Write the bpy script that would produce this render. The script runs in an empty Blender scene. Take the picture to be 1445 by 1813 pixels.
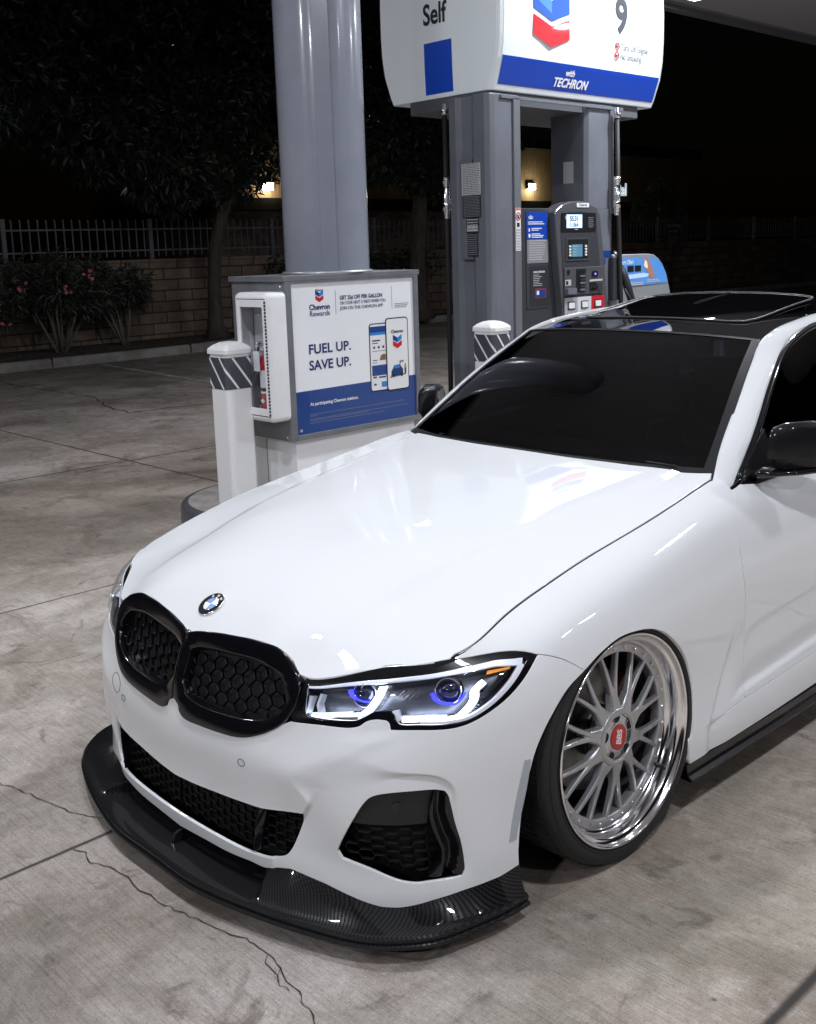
import bpy, bmesh, math, random
import numpy as np
from mathutils import Vector, Matrix, geometry
random.seed(7); rng=np.random.default_rng(7)
sc=bpy.context.scene; COL=sc.collection
# ---------------- camera
cam=bpy.data.cameras.new('camera'); co=bpy.data.objects.new('camera',cam); COL.objects.link(co); sc.camera=co
yaw,pit,rol=-0.8111,0.1887,-0.0311
fw=Vector((math.sin(yaw)*math.cos(pit),math.cos(yaw)*math.cos(pit),-math.sin(pit))); rt=Vector((math.cos(yaw),-math.sin(yaw),0)); up=rt.cross(fw)
r2=rt*math.cos(rol)+up*math.sin(rol); u2=up*math.cos(rol)-rt*math.sin(rol)
M=Matrix((r2,u2,-fw)).transposed().to_4x4(); M.translation=(2.4431,-2.2681,1.6719); co.matrix_world=M
cam.sensor_fit='VERTICAL'; cam.sensor_height=36; cam.sensor_width=36; cam.lens=1896.47/1813*36; cam.shift_y=-104.4/1813; cam.shift_x=0
cam.clip_start=.05; cam.clip_end=3000
# ---------------- night sky, colour management
w=bpy.data.worlds.new('World'); sc.world=w; w.use_nodes=True; nt=w.node_tree; bg=nt.nodes['Background']
sky=nt.nodes.new('ShaderNodeTexSky'); sky.sky_type='NISHITA'; sky.sun_disc=False; sky.sun_elevation=math.radians(2); sky.sun_rotation=math.radians(200)
nt.links.new(sky.outputs[0],bg.inputs[0]); bg.inputs[1].default_value=0.0006
sc.view_settings.view_transform='Standard'; sc.view_settings.look='None'; sc.view_settings.exposure=0.02; sc.view_settings.gamma=1
sc.cycles.max_bounces=10; sc.cycles.transparent_max_bounces=16; sc.cycles.sample_clamp_indirect=6
try: sc.cycles.use_denoising=True
except Exception: pass
# ---------------- materials
def mat(name,color=(.5,.5,.5),rough=.5,metal=0.,coat=0.,coat_r=.03,emit=None,es=0.,spec=.5,alpha=None):
    m=bpy.data.materials.new(name); m.use_nodes=True; b=m.node_tree.nodes['Principled BSDF']
    b.inputs['Base Color'].default_value=(*color,1); b.inputs['Roughness'].default_value=rough; b.inputs['Metallic'].default_value=metal
    b.inputs['Coat Weight'].default_value=coat; b.inputs['Coat Roughness'].default_value=coat_r; b.inputs['Specular IOR Level'].default_value=spec
    if emit: b.inputs['Emission Color'].default_value=(*emit,1); b.inputs['Emission Strength'].default_value=es
    return m
def N(m): return m.node_tree.nodes
def Lk(m,a,b): m.node_tree.links.new(a,b)
def B(m): return m.node_tree.nodes['Principled BSDF']
def node(m,t,**k):
    n=m.node_tree.nodes.new(t)
    for a,v in k.items():
        if a.startswith('_'): n.inputs[int(a[1:]) if a[1:].isdigit() else a[1:].replace('_',' ')].default_value=v
        else: setattr(n,a,v)
    return n
def coords(m,kind='Object',scale=None,rot=None):
    t=node(m,'ShaderNodeTexCoord'); o=t.outputs[kind]
    if scale or rot:
        mp=node(m,'ShaderNodeMapping'); 
        if scale: mp.inputs['Scale'].default_value=scale
        if rot: mp.inputs['Rotation'].default_value=rot
        Lk(m,o,mp.inputs[0]); o=mp.outputs[0]
    return o
def ramp(m,fac,stops):
    r=node(m,'ShaderNodeValToRGB'); e=r.color_ramp.elements
    while len(e)<len(stops): e.new(.5)
    for i,(p,c) in enumerate(stops): e[i].position=p; e[i].color=(*c,1) if len(c)==3 else c
    Lk(m,fac,r.inputs[0]); return r.outputs[0]
def g3(v): return (v,v,v)
def noise(m,vec,scale,detail=6,rough=.6,dist=0):
    n=node(m,'ShaderNodeTexNoise'); n.inputs['Scale'].default_value=scale; n.inputs['Detail'].default_value=detail; n.inputs['Roughness'].default_value=rough; n.inputs['Distortion'].default_value=dist
    if vec is not None: Lk(m,vec,n.inputs['Vector'])
    return n.outputs['Fac']
def mix(m,f,a,b,mode='MIX'):
    x=node(m,'ShaderNodeMix',data_type='RGBA',blend_type=mode)
    for s,v in ((0,f),(6,a),(7,b)):
        if isinstance(v,(int,float)): x.inputs[s].default_value=v
        elif isinstance(v,tuple): x.inputs[s].default_value=(*v,1) if len(v)==3 else v
        else: Lk(m,v,x.inputs[s])
    return x.outputs[2]
def math_(m,op,a,b=None):
    x=node(m,'ShaderNodeMath',operation=op)
    for i,v in enumerate((a,b)):
        if v is None: continue
        if isinstance(v,(int,float)): x.inputs[i].default_value=v
        else: Lk(m,v,x.inputs[i])
    return x.outputs[0]
def bump(m,h,strength=.3,dist=.01):
    b=node(m,'ShaderNodeBump'); b.inputs['Strength'].default_value=strength; b.inputs['Distance'].default_value=dist; Lk(m,h,b.inputs['Height']); Lk(m,b.outputs[0],B(m).inputs['Normal']); return b
def grime(m,base,dark,scale=3.,lo=.45,hi=.75,rough=None,stretch=(1,1,1)):
    f=noise(m,coords(m,'Object',stretch),scale,8,.65); c=ramp(m,f,[(lo,base),(hi,dark)]); Lk(m,c,B(m).inputs['Base Color'])
    if rough: 
        r=ramp(m,f,[(lo,g3(rough[0])),(hi,g3(rough[1]))]); Lk(m,r,B(m).inputs['Roughness'])
    return f
# ---------------- object helpers
def tag(o,label,cat,group=None,kind=None):
    if label: o['label']=label
    if cat: o['category']=cat
    if group: o['group']=group
    if kind: o['kind']=kind
    return o
def thing(name,label,cat,loc=(0,0,0),group=None,rotz=0):
    o=bpy.data.objects.new(name,None); COL.objects.link(o); o.location=loc; o.rotation_euler=(0,0,rotz); o.empty_display_size=.1
    return tag(o,label,cat,group)
def link(name,me,mats,parent=None):
    o=bpy.data.objects.new(name,me); COL.objects.link(o)
    for m in (mats if isinstance(mats,(list,tuple)) else [mats]): me.materials.append(m)
    if parent is not None: o.parent=parent
    return o
def mesh_np(name,V,F,mats,parent=None,normals=None,smooth=True,fm=None):
    me=bpy.data.meshes.new(name); me.from_pydata([tuple(map(float,v)) for v in V],[],[tuple(map(int,f)) for f in F])
    if fm is not None: 
        for p,i in zip(me.polygons,fm): p.material_index=int(i)
    if smooth: me.polygons.foreach_set('use_smooth',[True]*len(me.polygons))
    me.update()
    if normals is not None: me.normals_split_custom_set_from_vertices([tuple(map(float,n)) for n in normals])
    return link(name,me,mats,parent)
class MB:
    def __init__(s): s.V=[];s.F=[];s.M=[];s.S=[]
    def add(s,V,F,mi=0,sm=False):
        o=len(s.V); s.V+= [tuple(map(float,v)) for v in V]; s.F+=[tuple(int(i)+o for i in f) for f in F]; s.M+=[mi]*len(F); s.S+=[sm]*len(F); return s
    def box(s,c,d,rz=0,mi=0,R=None):
        x,y,z=d[0]/2,d[1]/2,d[2]/2; P=np.array([(-x,-y,-z),(x,-y,-z),(x,y,-z),(-x,y,-z),(-x,-y,z),(x,-y,z),(x,y,z),(-x,y,z)])
        if rz: a,b=math.cos(rz),math.sin(rz); P=P@np.array([[a,b,0],[-b,a,0],[0,0,1]])
        if R is not None: P=P@np.array(R).T
        return s.add(P+np.array(c),[(0,3,2,1),(4,5,6,7),(0,1,5,4),(1,2,6,5),(2,3,7,6),(3,0,4,7)],mi)
    def bb(s,a,b,mi=0): 
        a=np.array(a,float);b=np.array(b,float); return s.box((a+b)/2,np.abs(b-a),mi=mi)
    def tube(s,path,r,n=8,mi=0,cap=True,closed=False):
        P=np.array(path,float);m=len(P);rr=np.full(m,r) if np.isscalar(r) else np.array(r,float)
        T=np.gradient(P,axis=0) if not closed else np.roll(P,-1,0)-np.roll(P,1,0);T/=np.linalg.norm(T,axis=1)[:,None]+1e-12
        a=np.array([0,0,1.]) if abs(T[0][2])<.9 else np.array([1.,0,0]); u=np.cross(T[0],a);u/=np.linalg.norm(u);V=[]
        for i in range(m):
            u=u-T[i]*(u@T[i]);u/=np.linalg.norm(u);v=np.cross(T[i],u)
            for k in range(n): t=2*math.pi*k/n; V.append(P[i]+rr[i]*(math.cos(t)*u+math.sin(t)*v))
        F=[(i*n+k,i*n+(k+1)%n,(i+1)*n+(k+1)%n,(i+1)*n+k) for i in range(m-1) for k in range(n)]
        if closed: F+=[((m-1)*n+k,(m-1)*n+(k+1)%n,(k+1)%n,k) for k in range(n)]
        elif cap: F+=[tuple(range(n-1,-1,-1)),tuple((m-1)*n+k for k in range(n))]
        return s.add(V,F,mi,True)
    def lathe(s,prof,n=32,axis='z',c=(0,0,0),mi=0,sm=True,closed=False,M=None):
        V=[]
        for (r,h) in prof:
            for k in range(n):
                t=2*math.pi*k/n; a,b=r*math.cos(t),r*math.sin(t)
                V.append({'z':(a,b,h),'x':(h,a,b),'y':(b,h,a)}[axis])
        V=np.array(V,float)
        if M is not None: V=V@np.array(M).T
        V=V+np.array(c); m=len(prof)
        F=[(i*n+k,i*n+(k+1)%n,(i+1)*n+(k+1)%n,(i+1)*n+k) for i in range(m-1+(1 if closed else 0)) for k in range(n)] if not closed else [(i*n+k,i*n+(k+1)%n,((i+1)%m)*n+(k+1)%n,((i+1)%m)*n+k) for i in range(m) for k in range(n)]
        return s.add(V,F,mi,sm)
    def prism(s,poly,h0,h1,axis='z',mi=0):
        n=len(poly); f={'z':lambda a,b,h:(a,b,h),'x':lambda a,b,h:(h,a,b),'y':lambda a,b,h:(a,h,b)}[axis]
        V=[f(a,b,h0) for a,b in poly]+[f(a,b,h1) for a,b in poly]
        return s.add(V,[tuple(range(n-1,-1,-1)),tuple(range(n,2*n))]+[(i,(i+1)%n,n+(i+1)%n,n+i) for i in range(n)],mi)
    def build(s,name,mats,parent=None,bevel=0,seg=2,angle=35,sharp=None):
        me=bpy.data.meshes.new(name); me.from_pydata(s.V,[],s.F)
        me.polygons.foreach_set('material_index',s.M); me.polygons.foreach_set('use_smooth',s.S); me.update()
        bm=bmesh.new(); bm.from_mesh(me); bmesh.ops.recalc_face_normals(bm,faces=bm.faces); bm.to_mesh(me); bm.free()
        o=link(name,me,mats,parent)
        if bevel:
            b=o.modifiers.new('b','BEVEL'); b.width=bevel; b.segments=seg; b.limit_method='ANGLE'; b.angle_limit=math.radians(angle); b.harden_normals=False
        return o
def text(name,s,size,m,parent,org,right,upv,depth=.0006,align='LEFT',bold=0.,shear=0.,sx=1.,spacing=1.):
    cu=bpy.data.curves.new(name,'FONT'); cu.body=s; cu.size=size; cu.align_x=align; cu.align_y='BOTTOM_BASELINE' if hasattr(cu,'align_y') else 'BOTTOM'; cu.extrude=depth; cu.offset=bold*size; cu.shear=shear; cu.space_character=spacing; cu.resolution_u=4
    to=bpy.data.objects.new(name,cu); COL.objects.link(to); dg=bpy.context.evaluated_depsgraph_get()
    me=bpy.data.meshes.new_from_object(to.evaluated_get(dg)); bpy.data.objects.remove(to); me.materials.clear()
    r=Vector(right).normalized(); u=Vector(upv).normalized(); n=r.cross(u); X=Matrix((r*sx,u,n)).transposed().to_4x4(); X.translation=Vector(org); me.transform(X)
    return link(name,me,m,parent)
def flat(name,poly,m,parent,org,right,upv,depth=.0005):
    """a flat sticker: 2D polygon placed on a plane"""
    r=Vector(right).normalized(); u=Vector(upv).normalized(); n=r.cross(u); V=[];k=len(poly)
    for h in (0,depth*2):
        for a,b in poly: V.append(Vector(org)+r*a+u*b+n*h)
    F=[tuple(range(k-1,-1,-1)),tuple(range(k,2*k))]+[(i,(i+1)%k,k+(i+1)%k,k+i) for i in range(k)]
    me=bpy.data.meshes.new(name); me.from_pydata(V,[],F); me.update(); return link(name,me,m,parent)
def rect(x0,y0,x1,y1): return [(x0,y0),(x1,y0),(x1,y1),(x0,y1)]
def rrect(x0,y0,x1,y1,r,n=5):
    o=[]
    for cx,cy,a in ((x1-r,y0+r,-90),(x1-r,y1-r,0),(x0+r,y1-r,90),(x0+r,y0+r,180)):
        for k in range(n+1): t=math.radians(a+90*k/n); o.append((cx+r*math.cos(t),cy+r*math.sin(t)))
    return o
def merged(name,parts,parent):
    """join already linked mesh objects into one mesh object"""
    V=[];F=[];M=[];mats=[];S=[]
    for o in parts:
        me=o.data;mm=[]
        for m in me.materials:
            if m not in mats: mats.append(m)
            mm.append(mats.index(m))
        off=len(V);V+=[tuple(o.matrix_basis@v.co) for v in me.vertices]
        for p in me.polygons: F.append(tuple(i+off for i in p.vertices));M.append(mm[p.material_index] if mm else 0);S.append(p.use_smooth)
        bpy.data.objects.remove(o)
    me=bpy.data.meshes.new(name);me.from_pydata(V,[],F);me.polygons.foreach_set('material_index',M);me.polygons.foreach_set('use_smooth',S);me.update()
    return link(name,me,mats,parent)
# ---------------- curves and panels in a surface's own coordinates
def curve(pts,step=.006,sharp=(),closed=False,thr=38):
    P=np.array(pts,float);n=len(P)
    def ang(i):
        a=P[i]-P[(i-1)%n];b=P[(i+1)%n]-P[i];c=(a@b)/(np.linalg.norm(a)*np.linalg.norm(b)+1e-12);return math.degrees(math.acos(max(-1,min(1,c))))
    cor=set(sharp)
    for i in range(n):
        if (closed or 0<i<n-1) and ang(i)>thr: cor.add(i)
    out=[]
    m=n if closed else n-1
    for i in range(m):
        p1,p2=P[i],P[(i+1)%n]; p0=P[(i-1)%n] if (closed or i>0) and i not in cor else 2*p1-p2; p3=P[(i+2)%n] if (closed or i<n-2) and (i+1)%n not in cor else 2*p2-p1
        d=np.linalg.norm(p2-p1)+1e-9; 
        k=max(1,int(math.ceil(d/step)))
        t1=(p2-p0);t2=(p3-p1); l1=np.linalg.norm(t1);l2=np.linalg.norm(t2)
        t1=t1/max(l1,1e-9)*d;t2=t2/max(l2,1e-9)*d
        for j in range(k):
            t=j/k;a=2*t**3-3*t*t+1;b=t**3-2*t*t+t;c=-2*t**3+3*t*t;e=t**3-t*t
            out.append(a*p1+b*t1+c*p2+e*t2)
    if not closed: out.append(P[-1])
    return np.array(out)
def inside(poly,pts):
    x,y=pts[:,0],pts[:,1];c=np.zeros(len(pts),bool);px,py=poly[:,0],poly[:,1];j=len(poly)-1
    for i in range(len(poly)):
        k=((py[i]>y)!=(py[j]>y)); 
        with np.errstate(divide='ignore',invalid='ignore'): c^=k&(x<(px[j]-px[i])*(y-py[i])/(py[j]-py[i]+1e-30)+px[i])
        j=i
    return c
def dist(poly,pts,closed=True):
    A=poly;Bp=np.roll(poly,-1,0) if closed else poly[1:];A=A if closed else poly[:-1];D=Bp-A;L=(D**2).sum(1)+1e-12;out=np.full(len(pts),9.)
    for s in range(0,len(pts),2000):
        q=pts[s:s+2000];t=np.clip(((q[:,None]-A)*D).sum(2)/L,0,1);d=np.linalg.norm(q[:,None]-(A+t[...,None]*D),axis=2).min(1);out[s:s+2000]=d
    return out
def area(p): return .5*np.sum(p[:,0]*np.roll(p[:,1],-1)-np.roll(p[:,0],-1)*p[:,1])
def panel_geo(P,Nf,outline,holes=(),step=.016,depth=.02,off=0.,sym=False,wall=True,dense=None):
    loops=[np.array(outline)]+[np.array(h) for h in holes]
    loops=[l if area(l)>0 else l[::-1] for l in loops]
    lo,hi=loops[0].min(0),loops[0].max(0)
    gx,gy=np.meshgrid(np.arange(lo[0]+step*.5,hi[0],step),np.arange(lo[1]+step*.5,hi[1],step));g=np.c_[gx.ravel(),gy.ravel()]
    if dense:
        a,b,c_,d_,st=dense;g=g[~((g[:,0]>a)&(g[:,0]<c_)&(g[:,1]>b)&(g[:,1]<d_))];gx,gy=np.meshgrid(np.arange(a,c_,st),np.arange(b,d_,st));g=np.r_[g,np.c_[gx.ravel(),gy.ravel()]]
    k=inside(loops[0],g)
    for h in loops[1:]: k&=~inside(h,g)
    g=g[k]
    if len(g):
        d=np.min([dist(l,g) for l in loops],axis=0);g=g[d>(step*.45 if not dense else dense[4]*.6)]
    pts=np.concatenate(loops+[g]);E=[];o=0
    for l in loops: n=len(l);E+=[(o+i,o+(i+1)%n) for i in range(n)];o+=n
    vo,_,fo,ov,_,_=geometry.delaunay_2d_cdt([Vector(p) for p in pts],E,[],0,1e-7)
    vo=np.array([(v.x,v.y) for v in vo]);F=np.array([f for f in fo]);c=vo[F].mean(1);k=inside(loops[0],c)
    for h in loops[1:]: k&=~inside(h,c)
    F=F[k]; a=vo[F];s=(a[:,1,0]-a[:,0,0])*(a[:,2,1]-a[:,0,1])-(a[:,2,0]-a[:,0,0])*(a[:,1,1]-a[:,0,1]);F=np.where((s>0)[:,None],F,F[:,::-1])
    nn=Nf(vo[:,0],vo[:,1]);V=P(vo[:,0],vo[:,1])+off*nn;V=list(V);NN=list(nn);F=[tuple(f) for f in F]
    if wall:
        inv={}
        for i,l in enumerate(ov):
            for q in l: inv[q]=i
        o=0
        for li,l in enumerate(loops):
            n=len(l);idx=[inv.get(o+i,None) for i in range(n)];o+=n
            idx=[i for i in idx if i is not None];n=len(idx);B0=np.array([V[i] for i in idx]);Nn=np.array([NN[i] for i in idx])
            T=np.roll(B0,-1,0)-np.roll(B0,1,0);T/=np.linalg.norm(T,axis=1)[:,None]+1e-12
            O=np.cross(T,Nn)*(1 if li==0 else -1);O/=np.linalg.norm(O,axis=1)[:,None]+1e-12
            r1=len(V);V+=list(B0+O*.0012-Nn*.0018);NN+=list((Nn*.5+O)/np.linalg.norm(Nn*.5+O,axis=1)[:,None]);r2_=len(V);V+=list(B0+O*.0014-Nn*depth);NN+=list(O)
            for i in range(n):
                j=(i+1)%n
                if sym and abs(B0[i][0])<2e-3 and abs(B0[j][0])<2e-3: continue
                q=[(idx[j],idx[i],r1+i,r1+j),(r1+j,r1+i,r2_+i,r2_+j)]
                if li>0: q=[f[::-1] for f in q]
                F+=q
    return np.array(V),F,np.array(NN)
def mirror_geo(g):
    V,F,Nn=g;n=len(V);return np.concatenate([V,V*[-1,1,1]]),list(F)+[tuple(i+n for i in f[::-1]) for f in F],np.concatenate([Nn,Nn*[-1,1,1]])
def flip_geo(g): V,F,Nn=g;return V*[-1,1,1],[f[::-1] for f in F],Nn*[-1,1,1]
def geo_obj(name,g,m,parent): return mesh_np(name,g[0],g[1],m,parent,normals=g[2])
def sm(x,a,b): t=np.clip((x-a)/(b-a),0,1);return t*t*(3-2*t)

# ---- body side sheet: stations run from nose centre round the corner, down the side and round the tail; 8 heights each
def _st(*p): return np.array(p,float)
SIDE=[
_st((0,-.862,.10),(0,-.872,.17),(0,-.868,.28),(0,-.866,.39),(0,-.855,.48),(0,-.838,.55),(0,-.815,.61),(0,-.79,.668)),
_st((.2,-.856,.10),(.2,-.864,.17),(.2,-.858,.28),(.2,-.858,.39),(.2,-.846,.48),(.2,-.822,.555),(.2,-.79,.622),(.2,-.757,.685)),
_st((.33,-.838,.10),(.33,-.848,.172),(.33,-.843,.28),(.33,-.845,.39),(.33,-.832,.475),(.33,-.808,.55),(.33,-.778,.62),(.33,-.742,.686)),
_st((.42,-.812,.10),(.425,-.822,.175),(.425,-.815,.28),(.427,-.824,.39),(.43,-.808,.47),(.43,-.788,.54),(.435,-.772,.594),(.435,-.749,.644)),
_st((.590,-.75,.09),(.585,-.758,.17),(.590,-.774,.28),(.595,-.769,.40),(.598,-.749,.48),(.598,-.720,.55),(.600,-.690,.615),(.598,-.643,.669)),
_st((.705,-.668,.085),(.705,-.678,.17),(.711,-.694,.28),(.716,-.685,.41),(.718,-.666,.49),(.714,-.638,.56),(.703,-.612,.63),(.679,-.577,.687)),
_st((.79,-.55,.11),(.79,-.56,.18),(.790,-.568,.28),(.797,-.560,.41),(.803,-.545,.50),(.802,-.525,.575),(.783,-.500,.650),(.738,-.475,.709)),
_st((.850,-.42,.145),(.853,-.42,.20),(.857,-.415,.30),(.865,-.402,.42),(.868,-.388,.52),(.862,-.372,.61),(.825,-.355,.695),(.738,-.340,.752)),
_st((.872,-.22,.15),(.874,-.22,.20),(.877,-.215,.30),(.882,-.205,.42),(.885,-.195,.54),(.876,-.185,.645),(.830,-.17,.739),(.737,-.165,.796)),
_st((.880,0,.15),(.882,0,.20),(.884,0,.30),(.888,0,.42),(.892,0,.55),(.882,.0,.67),(.832,.0,.772),(.736,.0,.828)),
_st((.886,.33,.14),(.889,.33,.20),(.884,.33,.30),(.880,.33,.42),(.882,.33,.56),(.874,.33,.69),(.828,.33,.812),(.733,.33,.876)),
_st((.888,.62,.14),(.892,.62,.20),(.884,.62,.30),(.876,.62,.42),(.878,.62,.57),(.870,.62,.71),(.822,.62,.845),(.722,.62,.923)),
_st((.889,1.0,.14),(.893,1.0,.20),(.886,1.0,.30),(.876,1.0,.42),(.880,1.0,.58),(.868,1.0,.73),(.818,1.0,.86),(.700,1.0,.96)),
_st((.889,1.6,.15),(.893,1.6,.21),(.888,1.6,.31),(.880,1.6,.43),(.884,1.6,.60),(.87,1.6,.75),(.822,1.6,.88),(.700,1.6,.98)),
_st((.893,2.3,.15),(.897,2.3,.21),(.894,2.3,.31),(.892,2.3,.44),(.892,2.3,.62),(.874,2.3,.77),(.822,2.3,.89),(.70,2.3,.99)),
_st((.895,2.9,.16),(.898,2.9,.22),(.900,2.9,.33),(.902,2.9,.46),(.894,2.9,.64),(.868,2.9,.79),(.81,2.9,.90),(.69,2.9,.99)),
_st((.85,3.4,.19),(.858,3.4,.25),(.866,3.4,.35),(.872,3.4,.48),(.862,3.4,.65),(.835,3.4,.80),(.775,3.4,.90),(.66,3.4,.98)),
_st((.70,3.68,.22),(.71,3.70,.28),(.72,3.72,.38),(.73,3.72,.50),(.72,3.70,.67),(.70,3.66,.81),(.65,3.60,.91),(.56,3.52,.97)),
_st((.36,3.78,.24),(.36,3.80,.30),(.36,3.82,.40),(.36,3.82,.52),(.36,3.80,.69),(.36,3.77,.84),(.35,3.72,.93),(.33,3.62,.975)),
_st((0,3.80,.24),(0,3.82,.30),(0,3.84,.40),(0,3.84,.52),(0,3.82,.69),(0,3.79,.85),(0,3.74,.94),(0,3.64,.98)),
]
def _cubic(t,Y,sym0=False,sym1=False):
    # C2 cubic spline second derivatives, natural ends
    n=len(t);Y=Y.reshape(n,-1);h=np.diff(t);A=np.zeros((n,n));B=np.zeros((n,Y.shape[1]))
    A[0,0]=A[-1,-1]=1
    for i in range(1,n-1):
        A[i,i-1]=h[i-1];A[i,i]=2*(h[i-1]+h[i]);A[i,i+1]=h[i]
        B[i]=6*((Y[i+1]-Y[i])/h[i]-(Y[i]-Y[i-1])/h[i-1])
    return np.linalg.solve(A,B)
def _ev(t,Y,M,x):
    i=np.clip(np.searchsorted(t,x)-1,0,len(t)-2);h=(t[i+1]-t[i]);a=(t[i+1]-x)/h;b=(x-t[i])/h
    h=h[:,None];a=a[:,None];b=b[:,None]
    return a*Y[i]+b*Y[i+1]+((a**3-a)*M[i]+(b**3-b)*M[i+1])*h*h/6
class Sheet:
    def __init__(s,G,mirror_ends=False):
        G=np.array(G)
        if mirror_ends:   # pad with mirrored stations so the surface crosses x=0 squarely
            m=G[[2,1]]*[-1,1,1];e=G[[-2,-3]]*[-1,1,1];s.pad=2;G=np.concatenate([m,G,e])
        else: s.pad=0
        s.G=G
        du=np.linalg.norm(np.diff(G,axis=0),axis=2).mean(1);dv=np.linalg.norm(np.diff(G,axis=1),axis=2).mean(0)
        s.u=np.concatenate([[0],np.cumsum(du)]);s.u-=s.u[s.pad];s.v=np.concatenate([[0],np.cumsum(dv)])
        n,m,_=G.shape;s.Mu=_cubic(s.u,G.reshape(n,-1))
        s.umax=s.u[-1-s.pad]
        s.cache=None
        # C2 tensor product: evaluate rows at u, then spline in v. precompute v-solve matrix
        t=s.v;h=np.diff(t);A=np.zeros((m,m));Bm=np.zeros((m,m));A[0,0]=A[-1,-1]=1
        for i in range(1,m-1):
            A[i,i-1]=h[i-1];A[i,i]=2*(h[i-1]+h[i]);A[i,i+1]=h[i]
            Bm[i,i+1]+=6/h[i];Bm[i,i]-=6/h[i]+6/h[i-1];Bm[i,i-1]+=6/h[i-1]
        s.K=np.linalg.solve(A,Bm)
        s.disp=None
    def base(s,u,v):
        u=np.atleast_1d(u).astype(float);v=np.atleast_1d(v).astype(float);n,m,_=s.G.shape
        R=_ev(s.u,s.G.reshape(n,-1),s.Mu,u).reshape(len(u),m,3)
        M=np.einsum('ij,njk->nik',s.K,R)
        t=s.v;i=np.clip(np.searchsorted(t,v)-1,0,m-2);h=(t[i+1]-t[i]);a=((t[i+1]-v)/h)[:,None];b=((v-t[i])/h)[:,None];k=np.arange(len(u));h=h[:,None]
        return a*R[k,i]+b*R[k,i+1]+((a**3-a)*M[k,i]+(b**3-b)*M[k,i+1])*h*h/6
    def bn(s,u,v,e=1e-4):
        a=s.base(u+e,v)-s.base(u-e,v);b=s.base(u,v+e)-s.base(u,v-e);c=np.cross(a,b);return c/np.linalg.norm(c,axis=1)[:,None]
    def P(s,u,v):
        p=s.base(u,v)
        if s.disp: 
            d=s.disp(p); p=p+s.bn(np.atleast_1d(u),np.atleast_1d(v))*d[:,None]
        return p
    def N(s,u,v,e=1.5e-3):
        u=np.atleast_1d(u).astype(float);v=np.atleast_1d(v).astype(float)
        a=s.P(u+e,v)-s.P(u-e,v);b=s.P(u,v+e)-s.P(u,v-e);c=np.cross(a,b);return c/np.linalg.norm(c,axis=1)[:,None]
    def grid(s):
        if s.cache is None:
            U,V=np.meshgrid(np.linspace(0,s.umax,700),np.linspace(0,s.v[-1],120),indexing='ij');U=U.ravel();V=V.ravel()
            s.cache=(U,V,s.base(U,V))
        return s.cache
    def inv(s,X):
        U,V,P=s.grid();out=[]
        for x in np.atleast_2d(X):
            k=((P-x)**2).sum(1).argmin();u,v=U[k],V[k]
            for _ in range(6):
                e=1e-4;p=s.base(u,v)[0];a=(s.base(u+e,v)[0]-p)/e;b=(s.base(u,v+e)[0]-p)/e
                J=np.stack([a,b],1);d=np.linalg.lstsq(J,x-p,rcond=None)[0];u+=d[0];v+=d[1]
            out.append((u,v))
        return np.array(out)
SIDE_SHEET=Sheet(SIDE,True)
# ---- thin plate height fields z=h(x,y), symmetric in x
class Plate:
    def __init__(s,pts,lam=0.0,wt=None):
        P=np.array(pts,float);P=np.concatenate([P,P[P[:,0]>1e-6]*[-1,1,1]]);s.c=P[:,:2];n=len(P)
        K=s.k(s.c,s.c)+np.diag(np.where(np.arange(n)%10**9>=0,lam,lam));Q=np.c_[np.ones(n),s.c];A=np.block([[K,Q],[Q.T,np.zeros((3,3))]])
        w=np.linalg.solve(A,np.r_[P[:,2],0,0,0]);s.w=w[:n];s.a=w[n:];s.extra=None
    def k(s,a,b):
        r2=((a[:,None]-b[None])**2).sum(2);return .5*r2*np.log(r2+1e-12)
    def h(s,x,y):
        x=np.atleast_1d(x).astype(float);y=np.atleast_1d(y).astype(float);a=np.c_[x,y]
        z=s.k(a,s.c)@s.w+s.a[0]+a@s.a[1:]
        if s.extra: z=z+s.extra(x,y)
        return z
    def P(s,x,y): x=np.atleast_1d(x).astype(float);y=np.atleast_1d(y).astype(float);return np.c_[x,y,s.h(x,y)]
    def N(s,x,y,e=2e-3):
        x=np.atleast_1d(x).astype(float);y=np.atleast_1d(y).astype(float)
        a=(s.h(x+e,y)-s.h(x-e,y))/(2*e);b=(s.h(x,y+e)-s.h(x,y-e))/(2*e);n=np.c_[-a,-b,np.ones(len(x))];return n/np.linalg.norm(n,axis=1)[:,None]
HOOD=[(0,-.79,.668),(.2,-.757,.686),(.33,-.742,.686),(.435,-.749,.644),(.52,-.700,.655),(.598,-.643,.669),(.679,-.577,.687),(.738,-.475,.709),(.738,-.340,.752),(.737,-.25,.776),(.737,-.165,.796),(.736,-.08,.813),
(.736,.0,.828),(.735,.17,.852),(.733,.33,.876),(.73,.48,.900),(.722,.60,.921),(.70,.70,.936),
(0,-.718,.717),(.25,-.69,.725),(.42,-.67,.702),(.55,-.58,.708),(0,-.55,.783),(.3,-.52,.778),(.5,-.45,.756),(.64,-.42,.743),(0,-.3,.838),(.35,-.3,.828),(.57,-.25,.803),(0,0,.880),(.35,0,.872),(.58,.0,.853),(0,.3,.916),(.35,.3,.910),(.58,.31,.893),
(0,.58,.944),(.3,.6,.944),(.55,.65,.941)]
HOOD_PLATE=Plate(HOOD,8e-4)
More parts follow.
